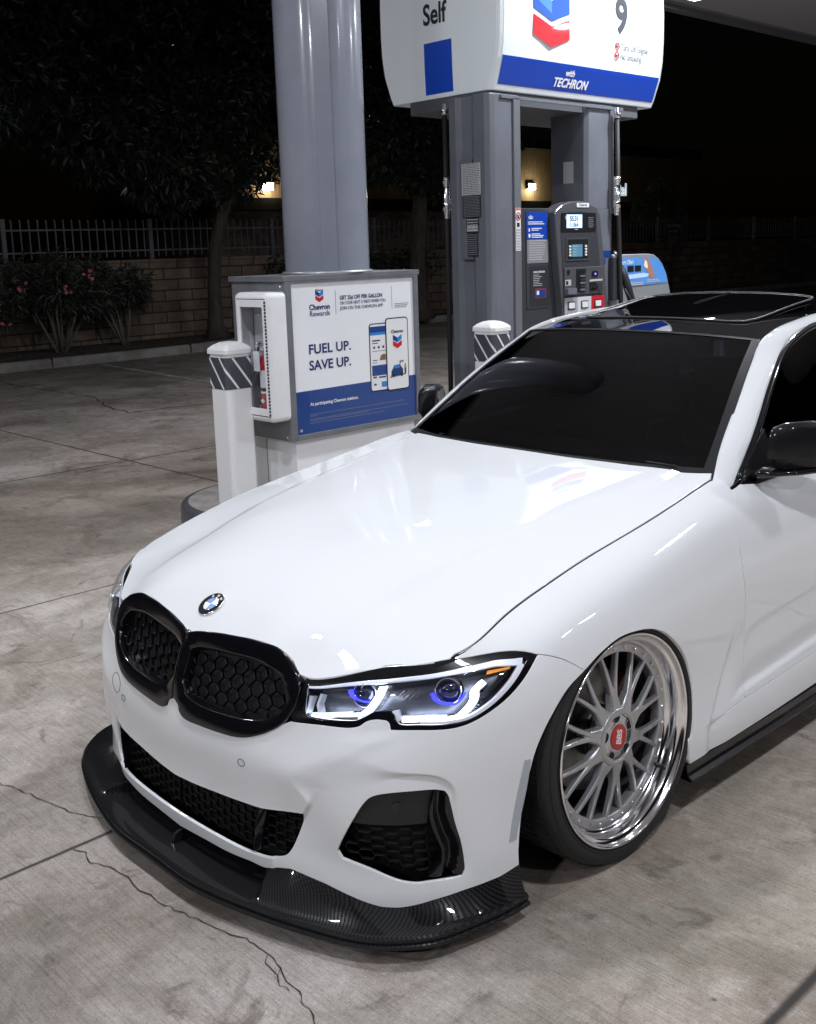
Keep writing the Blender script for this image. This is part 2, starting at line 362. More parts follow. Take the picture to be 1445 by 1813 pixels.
# ================= CAR =================
car=thing('car','white lowered sedan with black carbon lip, parked beside the pump island with headlights on','car',(0,0,0))
S=SIDE_SHEET
def sculpt(u,v):
    R_=np.array([(.40,.10),(.455,.145),(.4935,.188),(.5055,.205),(.5235,.240),(.513,.288),(.56,.335),(.63,.352),(.7228,.3422),(.79,.3335),(.8352,.3169),(.872,.2809),(.888,.22),(.908,.12),(.914,-.08),(.40,-.08)])
    R_=curve(R_,step=.008,closed=True,thr=60);u=np.atleast_1d(u);v=np.atleast_1d(v);out=np.zeros(len(u));k=(u>.3)&(u<1.0)&(v<.5)
    if k.any():
        q=np.c_[u[k],v[k]];d=dist(R_,q)*np.where(inside(R_,q),1,-1);wd=.0065+.058*np.exp(-((q[:,0]-.635)/.08)**2)*sm(q[:,1],.2,.3)+.02*sm(q[:,0],.88,.90)+.05*sm(q[:,1],.235,.31)*(1-sm(q[:,0],.56,.66))
        out[k]=-.0115*sm(d,-wd,wd)*sm(q[:,1],.0,.10)
    c=np.array([(.735,.545),(.7126,.528),(.6428,.466),(.5402,.356),(.512,.31),(.500,.27)]);k=(u>.35)&(u<.85)&(v>.2)&(v<.62)
    if k.any():
        q=np.c_[u[k],v[k]];d=dist(c,q,False);side=np.interp(q[:,0],[.40,.500,.512,.5402,.6428,.7126,.8],[.1,.27,.31,.356,.466,.528,.6])-q[:,1]
        sg=np.where(side>0,.030,.075);out[k]+=.0028*np.exp(-(d/sg)**2)*sm(q[:,1],.24,.33)*(1-sm(q[:,1],.47,.53))
    return out
def sdisp(u,v):
    o=sculpt(u,v)
    # lower door and sill feature line
    ln=np.interp(u,[1.95,2.05,2.5,4.0],[.13,.16,.185,.20]);dv=v-ln-.012;o+=-.011*sm(u,1.97,2.12)*(1-sm(u,3.9,4.1))*sm(dv,-.014,.006)*np.exp(-(np.maximum(dv,0)/.055)**2)
    # short upright crease on the wing behind the wheel, fading upwards
    lu=np.interp(v,[.10,.118,.1924,.3183,.42],[1.85,1.8598,1.9044,1.9789,2.04]);o+=-.007*sm(u-lu,-.006,.020)*np.exp(-(np.maximum(u-lu,0)/.07)**2)*(1-sm(v,.24,.40))
    return o
_P0=S.P
def SP(u,v):
    u=np.atleast_1d(u).astype(float);v=np.atleast_1d(v).astype(float);return S.base(u,v)+S.bn(u,v)*sdisp(u,v)[:,None]
def SN(u,v,e=2e-3):
    u=np.atleast_1d(u).astype(float);v=np.atleast_1d(v).astype(float);a=SP(u+e,v)-SP(u-e,v);b=SP(u,v+e)-SP(u,v-e);c=np.cross(a,b);return c/np.linalg.norm(c,axis=1)[:,None]
def SB(u,v): return S.base(np.atleast_1d(u).astype(float),np.atleast_1d(v).astype(float))
def SBN(u,v): return S.bn(np.atleast_1d(u).astype(float),np.atleast_1d(v).astype(float))
def onS(pts,off=0.): p=np.array(pts,float);return SB(p[:,0],p[:,1])+off*SBN(p[:,0],p[:,1])
# outlines in sheet coordinates
KID_OUT=[(0.4306,0.7469),(0.4418,0.7079),(0.4454,0.6521),(0.4437,0.5805),(0.4224,0.516),(0.3841,0.465),(0.3259,0.4155),(0.276,0.3916),(0.2049,0.3783),(0.12,0.3703),(0.0578,0.3693),(0.0303,0.3877),(0.0231,0.4157),(0.004,0.4309)]
KID_TOP=[(0.004,0.7324),(0.0381,0.753),(0.1136,0.7609),(0.205,0.7473),(0.2799,0.7366),(0.3488,0.7539),(0.3951,0.7667),(0.4306,0.7469)]
KID_IN=[(-0.0016,0.6346),(0.0163,0.6626),(0.0585,0.6811),(0.107,0.6841),(0.2098,0.6722),(0.3157,0.6676),(0.3681,0.6757),(0.3941,0.6578),(0.4092,0.6096),(0.406,0.5541),(0.3827,0.5174),(0.311,0.4779),(0.2043,0.455),(0.1056,0.4518),(0.0503,0.4682),(0.0113,0.5308),(-0.0069,0.5929)]
KID_IN=[(max(a,.026),b) for a,b in KID_IN]
LAMP_BOT=[(0.4483,0.6811),(0.4346,0.624),(0.4381,0.523),(0.5174,0.5306),(0.5964,0.5263),(0.6245,0.533),(0.6405,0.55),(0.6606,0.5565),(0.6869,0.5531),(0.6941,0.5453),(0.7016,0.5221),(0.7697,0.516),(0.8404,0.5052),(0.8873,0.5065),(0.9384,0.523),(0.9877,0.5453),(1.0271,0.568),(1.0615,0.5911),(1.0888,0.609)]
LAMP_TOP=[(1.0888,0.609),(1.0625,0.6303),(1.033,0.6516),(1.0077,0.6673),(0.9701,0.6874),(0.9068,0.7147),(0.85,0.7322),(0.752,0.7458),(0.5623,0.7596),(0.4437,0.7385)]
LENS=[(0.4559,0.7167),(0.5132,0.7309),(0.64,0.6976),(0.7553,0.6985),(0.8613,0.6927),(0.9603,0.6646),(1.025,0.6353),(1.0549,0.6159),(1.0215,0.5912),(0.9827,0.564),(0.9375,0.5383),(0.8861,0.52),(0.8388,0.5208),(0.7678,0.5323),(0.7213,0.5381),(0.7079,0.5525),(0.7007,0.5714),(0.6848,0.5832),(0.6537,0.5823),(0.6326,0.5664),(0.611,0.5531),(0.5767,0.5512),(0.4974,0.5535),(0.4663,0.5542),(0.463,0.6291)]
SEAM=[(1.0872,0.61),(1.1244,0.5877),(1.1714,0.5572),(1.213,0.5251),(1.2466,0.4969)]
ARCH=[(1.2523,0.4994),(1.3186,0.5168),(1.4026,0.526),(1.4861,0.517),(1.556,0.5002),(1.6181,0.4713),(1.681,0.4229),(1.7374,0.3559),(1.7709,0.2711),(1.7777,0.1977),(1.7704,0.1274),(1.7552,0.1031),(1.744,0.045)]
ARCHF=[(1.2523,0.4994),(1.1711,0.473),(1.1159,0.4133),(1.0809,0.3379),(1.0655,0.2612),(1.0581,0.1919),(1.0543,0.1199),(1.0532,0.066),(1.0556,0.0153)]
BOT=[(0,0.012),(0.12,0.02),(0.2226,0.022),(0.3079,0.026),(0.3608,0.0225),(0.447,0.034),(0.5475,0.0245),(0.6427,0.0068),(0.6849,0.0013),(0.7271,0.0015),(0.8166,0.0087),(0.8932,0.009),(0.9939,0.0054),(1.055,0.0131)]
INTAKE=[(0,.1585),(.1076,.164),(.2945,.1785),(.3718,.1811),(.5005,.2006),(.4826,.158),(.4485,.0836),(.4211,.0592),(.3722,.0507),(.3083,.0500),(.1746,.0512),(0,.0505)]
SIDEINT=[(0.5918,0.1156),(0.6119,0.1548),(0.6424,0.211),(0.6665,0.2528),(0.6852,0.2711),(0.7237,0.2795),(0.788,0.2812),(0.8342,0.279),(0.8608,0.2714),(0.8729,0.2524),(0.8869,0.1994),(0.9026,0.1391),(0.9049,0.061),(0.8957,0.0428),(0.8816,0.0433),(0.82,0.0482),(0.781,0.0492),(0.7361,0.0577),(0.6675,0.0794),(0.6036,0.0939)]
MARK=[(1.0477,0.3072),(1.0658,0.3037),(1.0625,0.2187),(1.0446,0.0981),(1.0253,0.0976),(1.0352,0.1897)]
# materials
paint=mat('white_paint',(.79,.80,.825),.5,0,1.0,.015,spec=.0)
paint2=mat('white_trim_paint',(.78,.785,.80),.4,0,.8,.05)
gloss=mat('gloss_black',(.004,.004,.006),.25,0,1.,.02,spec=.1)
satin=mat('satin_black',(.010,.010,.012),.42)
void=mat('engine_bay_black',(.004,.004,.004),.9)
rubber=mat('tyre_rubber',(.014,.014,.015),.62)
silver=mat('silver_wheel_paint',(.44,.44,.46),.32,.7,.6,.05)
polish=mat('polished_aluminium',(.92,.92,.94),.14,1.)
chrome=mat('chrome',(.85,.85,.87),.06,1.)
redm=mat('red_cap',(.45,.004,.010),.4,0,.3)
whitem=mat('white_print',(.8,.8,.8),.4)
steel=mat('brake_steel',(.30,.29,.28),.35,1.)
brt=mat('glowing_reflector',(.88,.90,.95),.45,.25,.6,emit=(.75,.84,1.),es=.07)  # slight emission stands in for headlamp light scattered on the reflectors
amber=mat('amber_lens',(.9,.30,.03),.2,0,.5,emit=(1,.36,.05),es=.6)
drl=mat('lit_light_guide',(.9,.92,1),.3,emit=(.80,.89,1.),es=11.)
drl2=mat('guide_glow_strip',(.8,.85,1),.3,emit=(.60,.74,1.),es=1.3)  # dim emissive strips painting the guides' glow on the fins beside them
blue=mat('blue_lit_ring',(.02,.02,.6),.3,emit=(.05,.06,1.),es=2.0)
lampin=mat('lamp_bowl',(.14,.145,.17),.3,.6)
def glass_mat(name,tint,refl=1.55,gr=0.):
    m=bpy.data.materials.new(name);m.use_nodes=True;n=m.node_tree;n.nodes.clear();o=n.nodes.new('ShaderNodeOutputMaterial');t=n.nodes.new('ShaderNodeBsdfTransparent');t.inputs[0].default_value=(*tint,1)
    g=n.nodes.new('ShaderNodeBsdfGlossy');g.inputs['Roughness'].default_value=gr;f=n.nodes.new('ShaderNodeFresnel');gq=n.nodes.new('ShaderNodeNewGeometry');io=n.nodes.new('ShaderNodeMapRange');io.inputs['To Min'].default_value=refl;io.inputs['To Max'].default_value=1/refl;n.links.new(gq.outputs['Backfacing'],io.inputs['Value']);n.links.new(io.outputs[0],f.inputs[0]);x=n.nodes.new('ShaderNodeMixShader')
    n.links.new(f.outputs[0],x.inputs[0]);n.links.new(t.outputs[0],x.inputs[1]);n.links.new(g.outputs[0],x.inputs[2]);n.links.new(x.outputs[0],o.inputs[0]);return m
clear=glass_mat('clear_lens',(.96,.97,1.)); tint=glass_mat('tinted_windscreen',(.05,.058,.085),1.62); tint2=glass_mat('dark_tinted_glass',(.025,.027,.033),1.75)
def carbon_mat():
    m=mat('carbon_fibre',(.02,.02,.02),.40,0,.5,.03,spec=.10)
    v=coords(m,'Object',None,(0,0,math.radians(38))); sep=node(m,'ShaderNodeSeparateXYZ');Lk(m,v,sep.inputs[0])
    # 2x2 twill: diagonal steps
    K=1/.0031
    a=math_(m,'MULTIPLY',math_(m,'ADD',sep.outputs[0],math_(m,'MULTIPLY',sep.outputs[2],.8)),K);b=math_(m,'MULTIPLY',math_(m,'ADD',sep.outputs[1],math_(m,'MULTIPLY',sep.outputs[2],.8)),K)
    f=math_(m,'FRACT',math_(m,'MULTIPLY',math_(m,'ADD',math_(m,'FLOOR',a),math_(m,'FLOOR',b)),.25));f=math_(m,'GREATER_THAN',f,.4)
    c=mix(m,f,(.003,.003,.004),(.018,.018,.020));Lk(m,c,B(m).inputs['Base Color']);r=mix(m,f,g3(.5),g3(.28));Lk(m,r,B(m).inputs['Roughness'])
    return m
carbon=carbon_mat()
# --- bumper
c=lambda L,**k:curve(L,**k)
SI=c(SIDEINT,closed=True,step=.006); IN_=c(INTAKE,step=.006,sharp=(4,))
lb=c(LAMP_BOT,step=.006); ko=c(KID_OUT,step=.006)
k0=np.abs(ko-np.array((.4213,.5192))).sum(1).argmin()+2
l0=np.abs(lb-np.array((.4372,.5258))).sum(1).argmin()
bump_out=np.concatenate([c(BOT,step=.008),c(ARCHF,step=.008)[::-1],(c(SEAM,step=.008)-[0,.0022])[::-1][1:],lb[l0:][::-1][1:],ko[k0:][1:],[(0,.4328)]])
IN2=IN_.copy();IN2[:,0]=np.maximum(IN2[:,0],.0)
# the middle intake reaches the centre line, so it is part of the outline on that side
inl=c(INTAKE,step=.004,sharp=(4,));bump_out=np.concatenate([c(BOT,step=.006),c(ARCHF,step=.008)[::-1],(c(SEAM,step=.008)-[0,.0022])[::-1][1:],lb[l0:][::-1][1:],ko[k0:][1:],[(0,v_) for v_ in np.linspace(.4328,.17,30)],inl,[(0,v_) for v_ in (.043,.034,.025,.018)]])
g=panel_geo(SP,SN,bump_out,[SI],step=.009,depth=.009,sym=True,dense=(.42,.02,.93,.58,.0042))
geo_obj('front_bumper',mirror_geo(g),paint,car)
# --- fender, doors, quarter
SHUT=S.v[-1]
sx=c(SEAM,step=.008)+[0,.0022]
lt=c(LAMP_TOP,step=.008); lt=lt[:np.abs(lt-np.array(LAMP_TOP[6])).sum(1).argmin()]
top=[(u_,SHUT-.003) for u_ in np.arange(.872,2.12,.02)]
DL=[(2.1589,.6914),(2.0617,.6144),(2.0529,.5426),(2.067,.4364),(2.071,.3575),(2.0694,.2941),(2.066,.21),(2.0655,.1403)]
ar=c(ARCH,step=.008); ar=ar[:np.abs(ar-np.array((1.7541,.1027))).sum(1).argmin()+1]
fend=np.concatenate([ar[::-1],sx[::-1][1:],lt[1:],top,[(2.15,SHUT-.006),(2.164,.728)],c(DL,step=.01),[(1.965,.1295),(1.8598,.1205)]])
gf=panel_geo(SP,SN,fend,[],step=.016,depth=.03,dense=(1.80,.09,2.07,.46,.006))
geo_obj('front_fender',gf,paint,car);geo_obj('front_fender',flip_geo(gf),paint,car)
skirt=np.concatenate([[(1.7476,.1125),(1.8598,.1165),(1.965,.125),(2.0643,.1345),(2.5426,.1515),(3.4,.155),(3.93,.155),(3.93,.035)],[(3.0,.035),(2.5413,.035),(2.1062,.0295),(1.7563,.0292)]])
gs=panel_geo(SP,SN,curve(skirt,step=.02,closed=True,thr=10),[],step=.014,depth=.03)
geo_obj('sill',gs,paint,car);geo_obj('sill',flip_geo(gs),paint,car)
WINB=[(2.1625,.690),(2.3553,.7064),(2.6389,.720),(3.1,.722),(3.7,.722),(4.2,.722)]
wb=c(WINB,step=.03)
def split(u0,u1): return wb[(wb[:,0]>u0)&(wb[:,0]<u1)]
dl=c(DL,step=.01)+[.0058,0]
d1=np.concatenate([dl,[(2.5256,.1555),(3.14,.158),(3.14,.722)],split(2.165,3.13)[::-1]])
gd=panel_geo(SP,SN,d1,[],step=.018,depth=.03,dense=(2.04,.13,2.75,.26,.007))
ARR=[(4.335+.385*math.cos(t),.215+.335*math.sin(t)) for t in np.linspace(math.radians(-38),math.radians(218),50)]
d2=np.array([(3.145,.158),(3.93,.158)]+[(a,b) for a,b in ARR[::-1] if a<3.995 and b>.158]+[(4.02,.5),(4.02,.722),(3.6,.722),(3.145,.722)])
gd2=panel_geo(SP,SN,curve(d2,step=.02,closed=True,thr=5),[],step=.024,depth=.03)
for gg in (gd,gd2): geo_obj('door',gg,paint,car);geo_obj('door',flip_geo(gg),paint,car)
qa=[p for p in ARR if p[1]>-.0]
q=np.array([(4.025,.5),(4.025,.7515)]+[(u_,.7515) for u_ in np.arange(4.2,5.83,.1)]+[(5.8358,.7515),(5.8358,.0)]+[(u_,.0) for u_ in np.arange(5.7,4.75,-.1)]+qa)
q=np.array([p for i,p in enumerate(q) if i<2 or not(p[0]<4.02)])
gq=panel_geo(SP,SN,curve(q,step=.03,closed=True,thr=5),[],step=.03,depth=.03,sym=True)
geo_obj('rear_body',mirror_geo(gq),paint,car)
# --- bonnet
H=HOOD_PLATE
def hx(x,y):
    xc=np.interp(y,[-.75,-.5,0,.6],[.40,.43,.50,.585]); a=np.abs(x)
    return .007*(1-sm(a,xc-.012,xc+.035))*sm(y,-.78,-.35)+.0*x
H.extra=hx
base_y=lambda x:np.interp(abs(x),[0,.25,.45,.6,.66,.692],[.605,.608,.632,.668,.70,.722])
kt=c(KID_TOP,step=.008)+[0,.0]; lt2=c(LAMP_TOP,step=.008)[::-1]; lt2=lt2[:np.abs(lt2-np.array(LAMP_TOP[6])).sum(1).argmin()]
front=SB(np.r_[kt[:,0],lt2[2:,0]],np.r_[kt[:,1],lt2[2:,1]])[:,:2]; front[0,0]=0
uu=np.arange(.862,2.10,.012); side=SB(uu,np.full(len(uu),SHUT+.0015))[:,:2]; side[:,0]-=.0050
xr=np.linspace(.692,0,90); rear=np.c_[xr,base_y(xr)]
k=side[:,1]<.655; side=side[k]
houtl=np.concatenate([front,side[side[:,1]>front[-1,1]+.003],[(.713,.672),(.700,.703)],rear,[(0,y_) for y_ in np.arange(.595,-.78,-.012)]])
P_h=lambda x,y:H.P(x,y)
gh=panel_geo(lambda x,y:H.P(x,y),lambda x,y:H.N(x,y),houtl,[],step=.018,depth=.028,sym=True,off=.0)
bon=geo_obj('bonnet',mirror_geo(gh),paint,car)
for s_ in (1,-1):
    mb=MB();uu=np.linspace(.80,2.13,60);a=SB(uu,np.full(60,SHUT+.004))-[0,0,.014];mb.tube(a*[s_,1,1],.011,6);mb.build('shut_gap_shade',void,car)  # black tube added under the gap in place of its shade
dlg=c(DL,step=.01)+[.0022,0];dlg=dlg[(dlg[:,1]>.27)&(dlg[:,1]<.66)]
for s_ in (1,-1):
    mb=MB();mb.tube(onS(dlg,-.009)*[s_,1,1],.0055,6);mb.build('door_gap_shade',void,car)  # black tube standing in for shade inside the door gap
    mb=MB();mb.tube(onS(c(SEAM,step=.01),-.008)*[s_,1,1],.005,6);mb.build('seam_gap_shade',void,car)  # likewise a black tube for shade in the bumper seam
# --- roundel on the bonnet
def frame_at(p,n,upv=(0,1,.5)):
    n=Vector(n).normalized();r=Vector(upv).cross(n).normalized();u=n.cross(r);return Vector(p),r,u,n
rp=H.P(0,-.715)[0];rn=H.N(0,-.715)[0]
o_,r_,u_,n_=frame_at(rp,rn)
Mx=np.array(Matrix((r_,u_,n_)).transposed())
mb=MB();R0=.041
mb.lathe([(0,.0),(R0,.0),(R0,.004),(R0-.001,.0062),(R0-.0022,.0062),(R0-.0024,.0048)],48,M=Mx,c=rp-np.array(n_)*.001,mi=0)
mb.lathe([(R0-.003,.0054),(.0245,.0060)],48,M=Mx,c=rp-np.array(n_)*.001,mi=4)
mb.lathe([(.0245,.0058),(.0245,.0066),(.0232,.0066),(.0232,.0058)],48,M=Mx,c=rp-np.array(n_)*.001,mi=0)
blu=mat('emblem_blue',(.02,.18,.55),.3,0,1)
for qd in range(4):
    a0=qd*math.pi/2; pts=[(0,0)]+[(.0233*math.cos(a0+t),.0233*math.sin(a0+t)) for t in np.linspace(0,math.pi/2,10)]
    V=[rp+np.array(r_)*a+np.array(u_)*b+np.array(n_)*.0048 for a,b in pts]; mb.add(V,[tuple(range(len(V)))],2 if qd in(1,3) else 3)
badge=mb.build('emblem',[chrome,gloss,blu,whitem,mat('emblem_black',(.006,.006,.007),.5,spec=.1)],car)
for s_,a in (('B',128),('M',90),('W',52)):
    a=math.radians(a);uu_=r_*math.cos(a)+u_*math.sin(a);rr_=uu_.cross(n_)
    text('letter',s_,.012,whitem,badge,o_+uu_*.0268+n_*.0050,rr_,uu_,.0003,'CENTER',.02)
# --- kidney grille: one glossy surround per side, meshes set back
def ring_loft(name,O,I,prof,m,parent,flip=False,n=160):
    """prof: (t between O and I, height off the sheet)"""
    def rs(L):
        L=np.array(L);L=L if area(L)>0 else L[::-1];d=np.r_[0,np.cumsum(np.linalg.norm(np.diff(np.r_[L,L[:1]],axis=0),axis=1))];t=np.linspace(0,d[-1],n,endpoint=False);Q=np.r_[L,L[:1]]
        return np.c_[np.interp(t,d,Q[:,0]),np.interp(t,d,Q[:,1])]
    O=rs(O);I=rs(I)
    cO=O.mean(0);cI=I.mean(0);aO=np.arctan2(*(O-cO).T[::-1]);
    # match by angle about the inner centre
    c0=(cO+cI)/2
    def by_angle(L):
        a=np.arctan2(L[:,1]-c0[1],L[:,0]-c0[0]);o=np.argsort(a);a=a[o];L=L[o];th=np.linspace(-math.pi,math.pi,n,endpoint=False)
        a=np.r_[a-2*math.pi,a,a+2*math.pi];L=np.r_[L,L,L];return np.c_[np.interp(th,a,L[:,0]),np.interp(th,a,L[:,1])]
    O=by_angle(O);I=by_angle(I);V=[];m_=len(prof)
    for t,h in prof:
        q=O*(1-t)+I*t if t<=1 else I+(I-O)/np.linalg.norm(I-O,axis=1)[:,None]*(t-1);V+=list(onS(q,h))
    F=[(i*n+k,i*n+(k+1)%n,(i+1)*n+(k+1)%n,(i+1)*n+k) for i in range(m_-1) for k in range(n)]
    V=np.array(V)
    if flip: V=V*[-1,1,1];F=[f[::-1] for f in F]
    ob=mesh_np(name,V,F,m,parent);return ob
KO=np.concatenate([c(KID_OUT,step=.006)[:-1],c([(.004,.4328),(.004,.55),(.004,.65),(.004,.7377)],step=.01)[:-1],c(KID_TOP,step=.006)[:-1]])
KI=c(KID_IN,step=.006,closed=True)
def hexbars(region,cell_w,cell_h,off0,off1,thick,long=.5,skew=0.,back=None):
    """honeycomb of thin bars between two depths below the sheet; region in sheet coordinates"""
    R=np.array(region);lo,hi=R.min(0),R.max(0);mb=MB();E=set()
    w,h=cell_w,cell_h;nx=int((hi[0]-lo[0])/w)+3;ny=int((hi[1]-lo[1])/(h*.5))+3;segs=[]
    for j in range(-1,ny):
        for i in range(-1,nx):
            cx=lo[0]+i*w+(w/2 if j%2 else 0);cy=lo[1]+j*h*.5;q=w*.5;f=q*long
            a_=w/2/(1+long);b_=a_*long
            for sg_ in (1,-1):
                L=[(cx-a_,cy),(cx-b_,cy+sg_*h*.5),(cx+b_,cy+sg_*h*.5),(cx+a_,cy)]
                for a,b in zip(L[:-1],L[1:] if sg_>0 else L[1:]):
                    if sg_<0 and a[1]==b[1]: continue
                    if sg_>0 or True: segs.append((a,b))
    A=np.array([s[0] for s in segs]);Bq=np.array([s[1] for s in segs]);k=inside(R,A)&inside(R,Bq)&(np.linalg.norm(A-Bq,axis=1)>1e-5);A=A[k];Bq=Bq[k]
    if not len(A): return mb
    PA0,PB0,PA1,PB1=onS(A,off0),onS(Bq,off0),onS(A,off1),onS(Bq,off1)
    for a,b,c_,d in zip(PA0,PB0,PA1,PB1):
        t=b-a;t/=np.linalg.norm(t)+1e-9;dn=c_-a;dn/=np.linalg.norm(dn)+1e-9;s=np.cross(t,dn)*thick/2
        mb.add([a-s,b-s,b+s,a+s,c_-s,d-s,d+s,c_+s],[(0,1,2,3),(7,6,5,4),(0,4,5,1),(2,6,7,3),(1,5,6,2),(3,7,4,0)])
    return mb
def flipmb(mb): mb.V=[(-x,y,z) for x,y,z in mb.V];mb.F=[f[::-1] for f in mb.F];return mb
for fl in (False,True):
    kg=ring_loft('kidney_grille',KO,KI,[(0,-.03),(0,.000),(.012,.0035),(.035,.0050),(.10,.0056),(.5,.0030),(.90,-.0005),(.965,-.0015),(.99,-.004),(1,-.009),(1.003,-.03),(1.004,-.062)],gloss,car,fl)
    bk=panel_geo(SB,SBN,KI,[],step=.02,off=-.030,wall=False)
    geo_obj('backing',flip_geo(bk) if fl else bk,satin,kg)
    kin=KI.mean(0)+(KI-KI.mean(0))*.985
    mm=hexbars(kin,.078,.052,-.010,-.0155,.0030,.45)
    # upright fins under each node, as on the mesh of the photo
    lo,hi=KI.min(0),KI.max(0)
    for j in range(9):
        for i in range(14):
            a=(lo[0]+.018+i*.039,lo[1]+.020+j*.026); b=(a[0]+.003,a[1]-.020)
            if (i+j)%2==0 and inside(kin,np.array([a,b])).all():
                p=onS([a,b,b,a],0);nn=SBN(*a)[0];v=[p[0]-nn*.008,p[1]-nn*.015,p[1]-nn*.018,p[0]-nn*.017];sd=np.cross(p[1]-p[0],nn);sd=sd/np.linalg.norm(sd)*.0019
                mm.add([x-sd for x in v]+[x+sd for x in v],[(0,1,2,3),(7,6,5,4),(0,4,5,1),(1,5,6,2),(2,6,7,3),(3,7,4,0)])
    if fl: flipmb(mm)
    mm.build('mesh',gloss,kg)
# bridge between the two surrounds
mb=MB();pz=[(0,.43),(0,.5),(0,.6),(0,.70),(0,.74)];p=onS(pz,.0);mb.tube([q+np.array((0,.006,0)) for q in p],[.010,.011,.012,.013,.008],10);mb.build('grille_bridge',gloss,car)
# --- centre intake: dark liner, honeycomb, two uprights
inl_full=np.concatenate([inl,inl[::-1]*[-1,1]])
def S_full(off):  # both sides of the nose at once
    return lambda u,v:np.where((u<0)[:,None],S.base(np.abs(u),v)*[-1,1,1],S.base(np.abs(u),v))
def mir_eval(u,v): 
    u=np.atleast_1d(u);s=np.sign(u)+(u==0);p=S.base(np.abs(u),v);p[:,0]*=s;return p
def mir_n(u,v):
    u=np.atleast_1d(u);s=np.sign(u)+(u==0);p=S.bn(np.abs(u),v);p[:,0]*=s;return p
gi=panel_geo(mir_eval,mir_n,inl_full,[],step=.02,off=-.075,wall=False)
ci=geo_obj('centre_intake',gi,void,car)
hb=hexbars(inl,.058,.026,-.022,-.030,.0015,.62);Vh=list(hb.V);hb2=MB();hb2.V=list(hb.V);hb2.F=list(hb.F);hb2.M=list(hb.M);hb2.S=list(hb.S);flipmb(hb2);hb.add(hb2.V,hb2.F)
hb.build('honeycomb',satin,ci)
for s in (1,-1):
    mb=MB();L=[(.354,.181),(.338,.118),(.328,.058)];P0=onS(L,.002);P1=onS(L,-.05);sd=onS([(l[0]+.016,l[1]) for l in L],.0)-onS(L,.0)
    P2=onS([(l[0]+.014,l[1]) for l in L],-.014);P3=onS([(l[0]+.020,l[1]) for l in L],-.06);V=list(P0)+list(P1)+list(P2)+list(P3)
    F=[]
    for i in range(2): F+=[(i,i+1,4+i,3+i),(i+1,i,6+i,7+i),(6+i,9+i,10+i,7+i),(3+i,4+i,10+i,9+i)]
    F+=[(0,3,9,6),(2,8,11,5)];V=np.array(V)*[s,1,1]
    mb.add(V,F);mb.build('upright',gloss,ci,bevel=.002)
# --- side intakes
for fl in (False,True):
    g1=panel_geo(SP,SN,SI,[],step=.02,off=-.07,wall=False);si=geo_obj('side_intake',flip_geo(g1) if fl else g1,void,car)
    sic=SI.mean(0)
    low=curve([(.594,.116),(.635,.192),(.83,.193),(.853,.126),(.849,.09),(.81,.052),(.74,.061),(.668,.084),(.602,.098)],step=.01,closed=True)
    h_=hexbars(low,.070,.026,-.030,-.038,.0015,.65)
    if fl: flipmb(h_)
    h_.build('honeycomb',satin,si)
    pan=curve([(.633,.191),(.6654,.2494),(.684,.2679),(.7226,.2764),(.7869,.2781),(.836,.276),(.828,.22),(.826,.192)],step=.008,closed=True)
    g2=panel_geo(SP,SN,pan,[],step=.02,off=-.020,depth=.03);geo_obj('upper_blank',flip_geo(g2) if fl else g2,satin,si)
    sens=curve([(.745+.012*math.cos(t),.235+.012*math.sin(t)) for t in np.linspace(0,2*math.pi,14,endpoint=False)],step=.004,closed=True)
    g3_=panel_geo(SP,SN,sens,[],step=.01,off=-.0175,depth=.004);geo_obj('park_sensor',flip_geo(g3_) if fl else g3_,gloss,si)
    fin=curve([(.8377,.2762),(.829,.2153),(.8556,.1268),(.8513,.0887),(.8135,.0590),(.8806,.0530),(.8927,.0535),(.9012,.066),(.9005,.138),(.8848,.198),(.8709,.251),(.859,.269)],step=.008,closed=True)
    ridge=lambda u,v:np.interp(v,[.03,.0887,.1268,.2153,.28],[.846,.878,.880,.853,.850])
    g4=panel_geo(lambda u,v:SP(u,v)-SN(u,v)*(.003+.030*(1-sm(np.abs(u-ridge(u,v)),.0,.020)))[:,None],SN,fin,[],step=.006,off=.0,depth=.05)
    g4=(g4[0],g4[1],g4[2])
    ob=mesh_np('air_curtain',(g4[0]*[-1,1,1] if fl else g4[0]),([f[::-1] for f in g4[1]] if fl else g4[1]),gloss,si)
    mk=curve(MARK,step=.006,closed=True);gm=panel_geo(SB,SBN,mk,[],step=.012,off=.0015,depth=.006);mk_=geo_obj('side_marker',flip_geo(gm) if fl else gm,mat('marker_lens',(.42,.44,.50),.2,0,.6),car)
    ring=np.array([(.2987+.0125*math.cos(t),.302+.0125*math.sin(t)) for t in np.linspace(0,2*math.pi,24,endpoint=False)])
    mb=MB();pp=onS(ring,.0004)
    if fl: pp=pp*[-1,1,1]
    mb.tube(pp,.0009,6,closed=True);mb.build('park_sensor_ring',satin,car)
ring=np.array([(.36+.036*math.cos(t),.345+.044*math.sin(t)) for t in np.linspace(0,2*math.pi,40,endpoint=False)])
mb=MB();mb.tube(onS(ring,.0003)*[-1,1,1],.0008,6,closed=True);mb.build('tow_eye_cover_ring',satin,car)
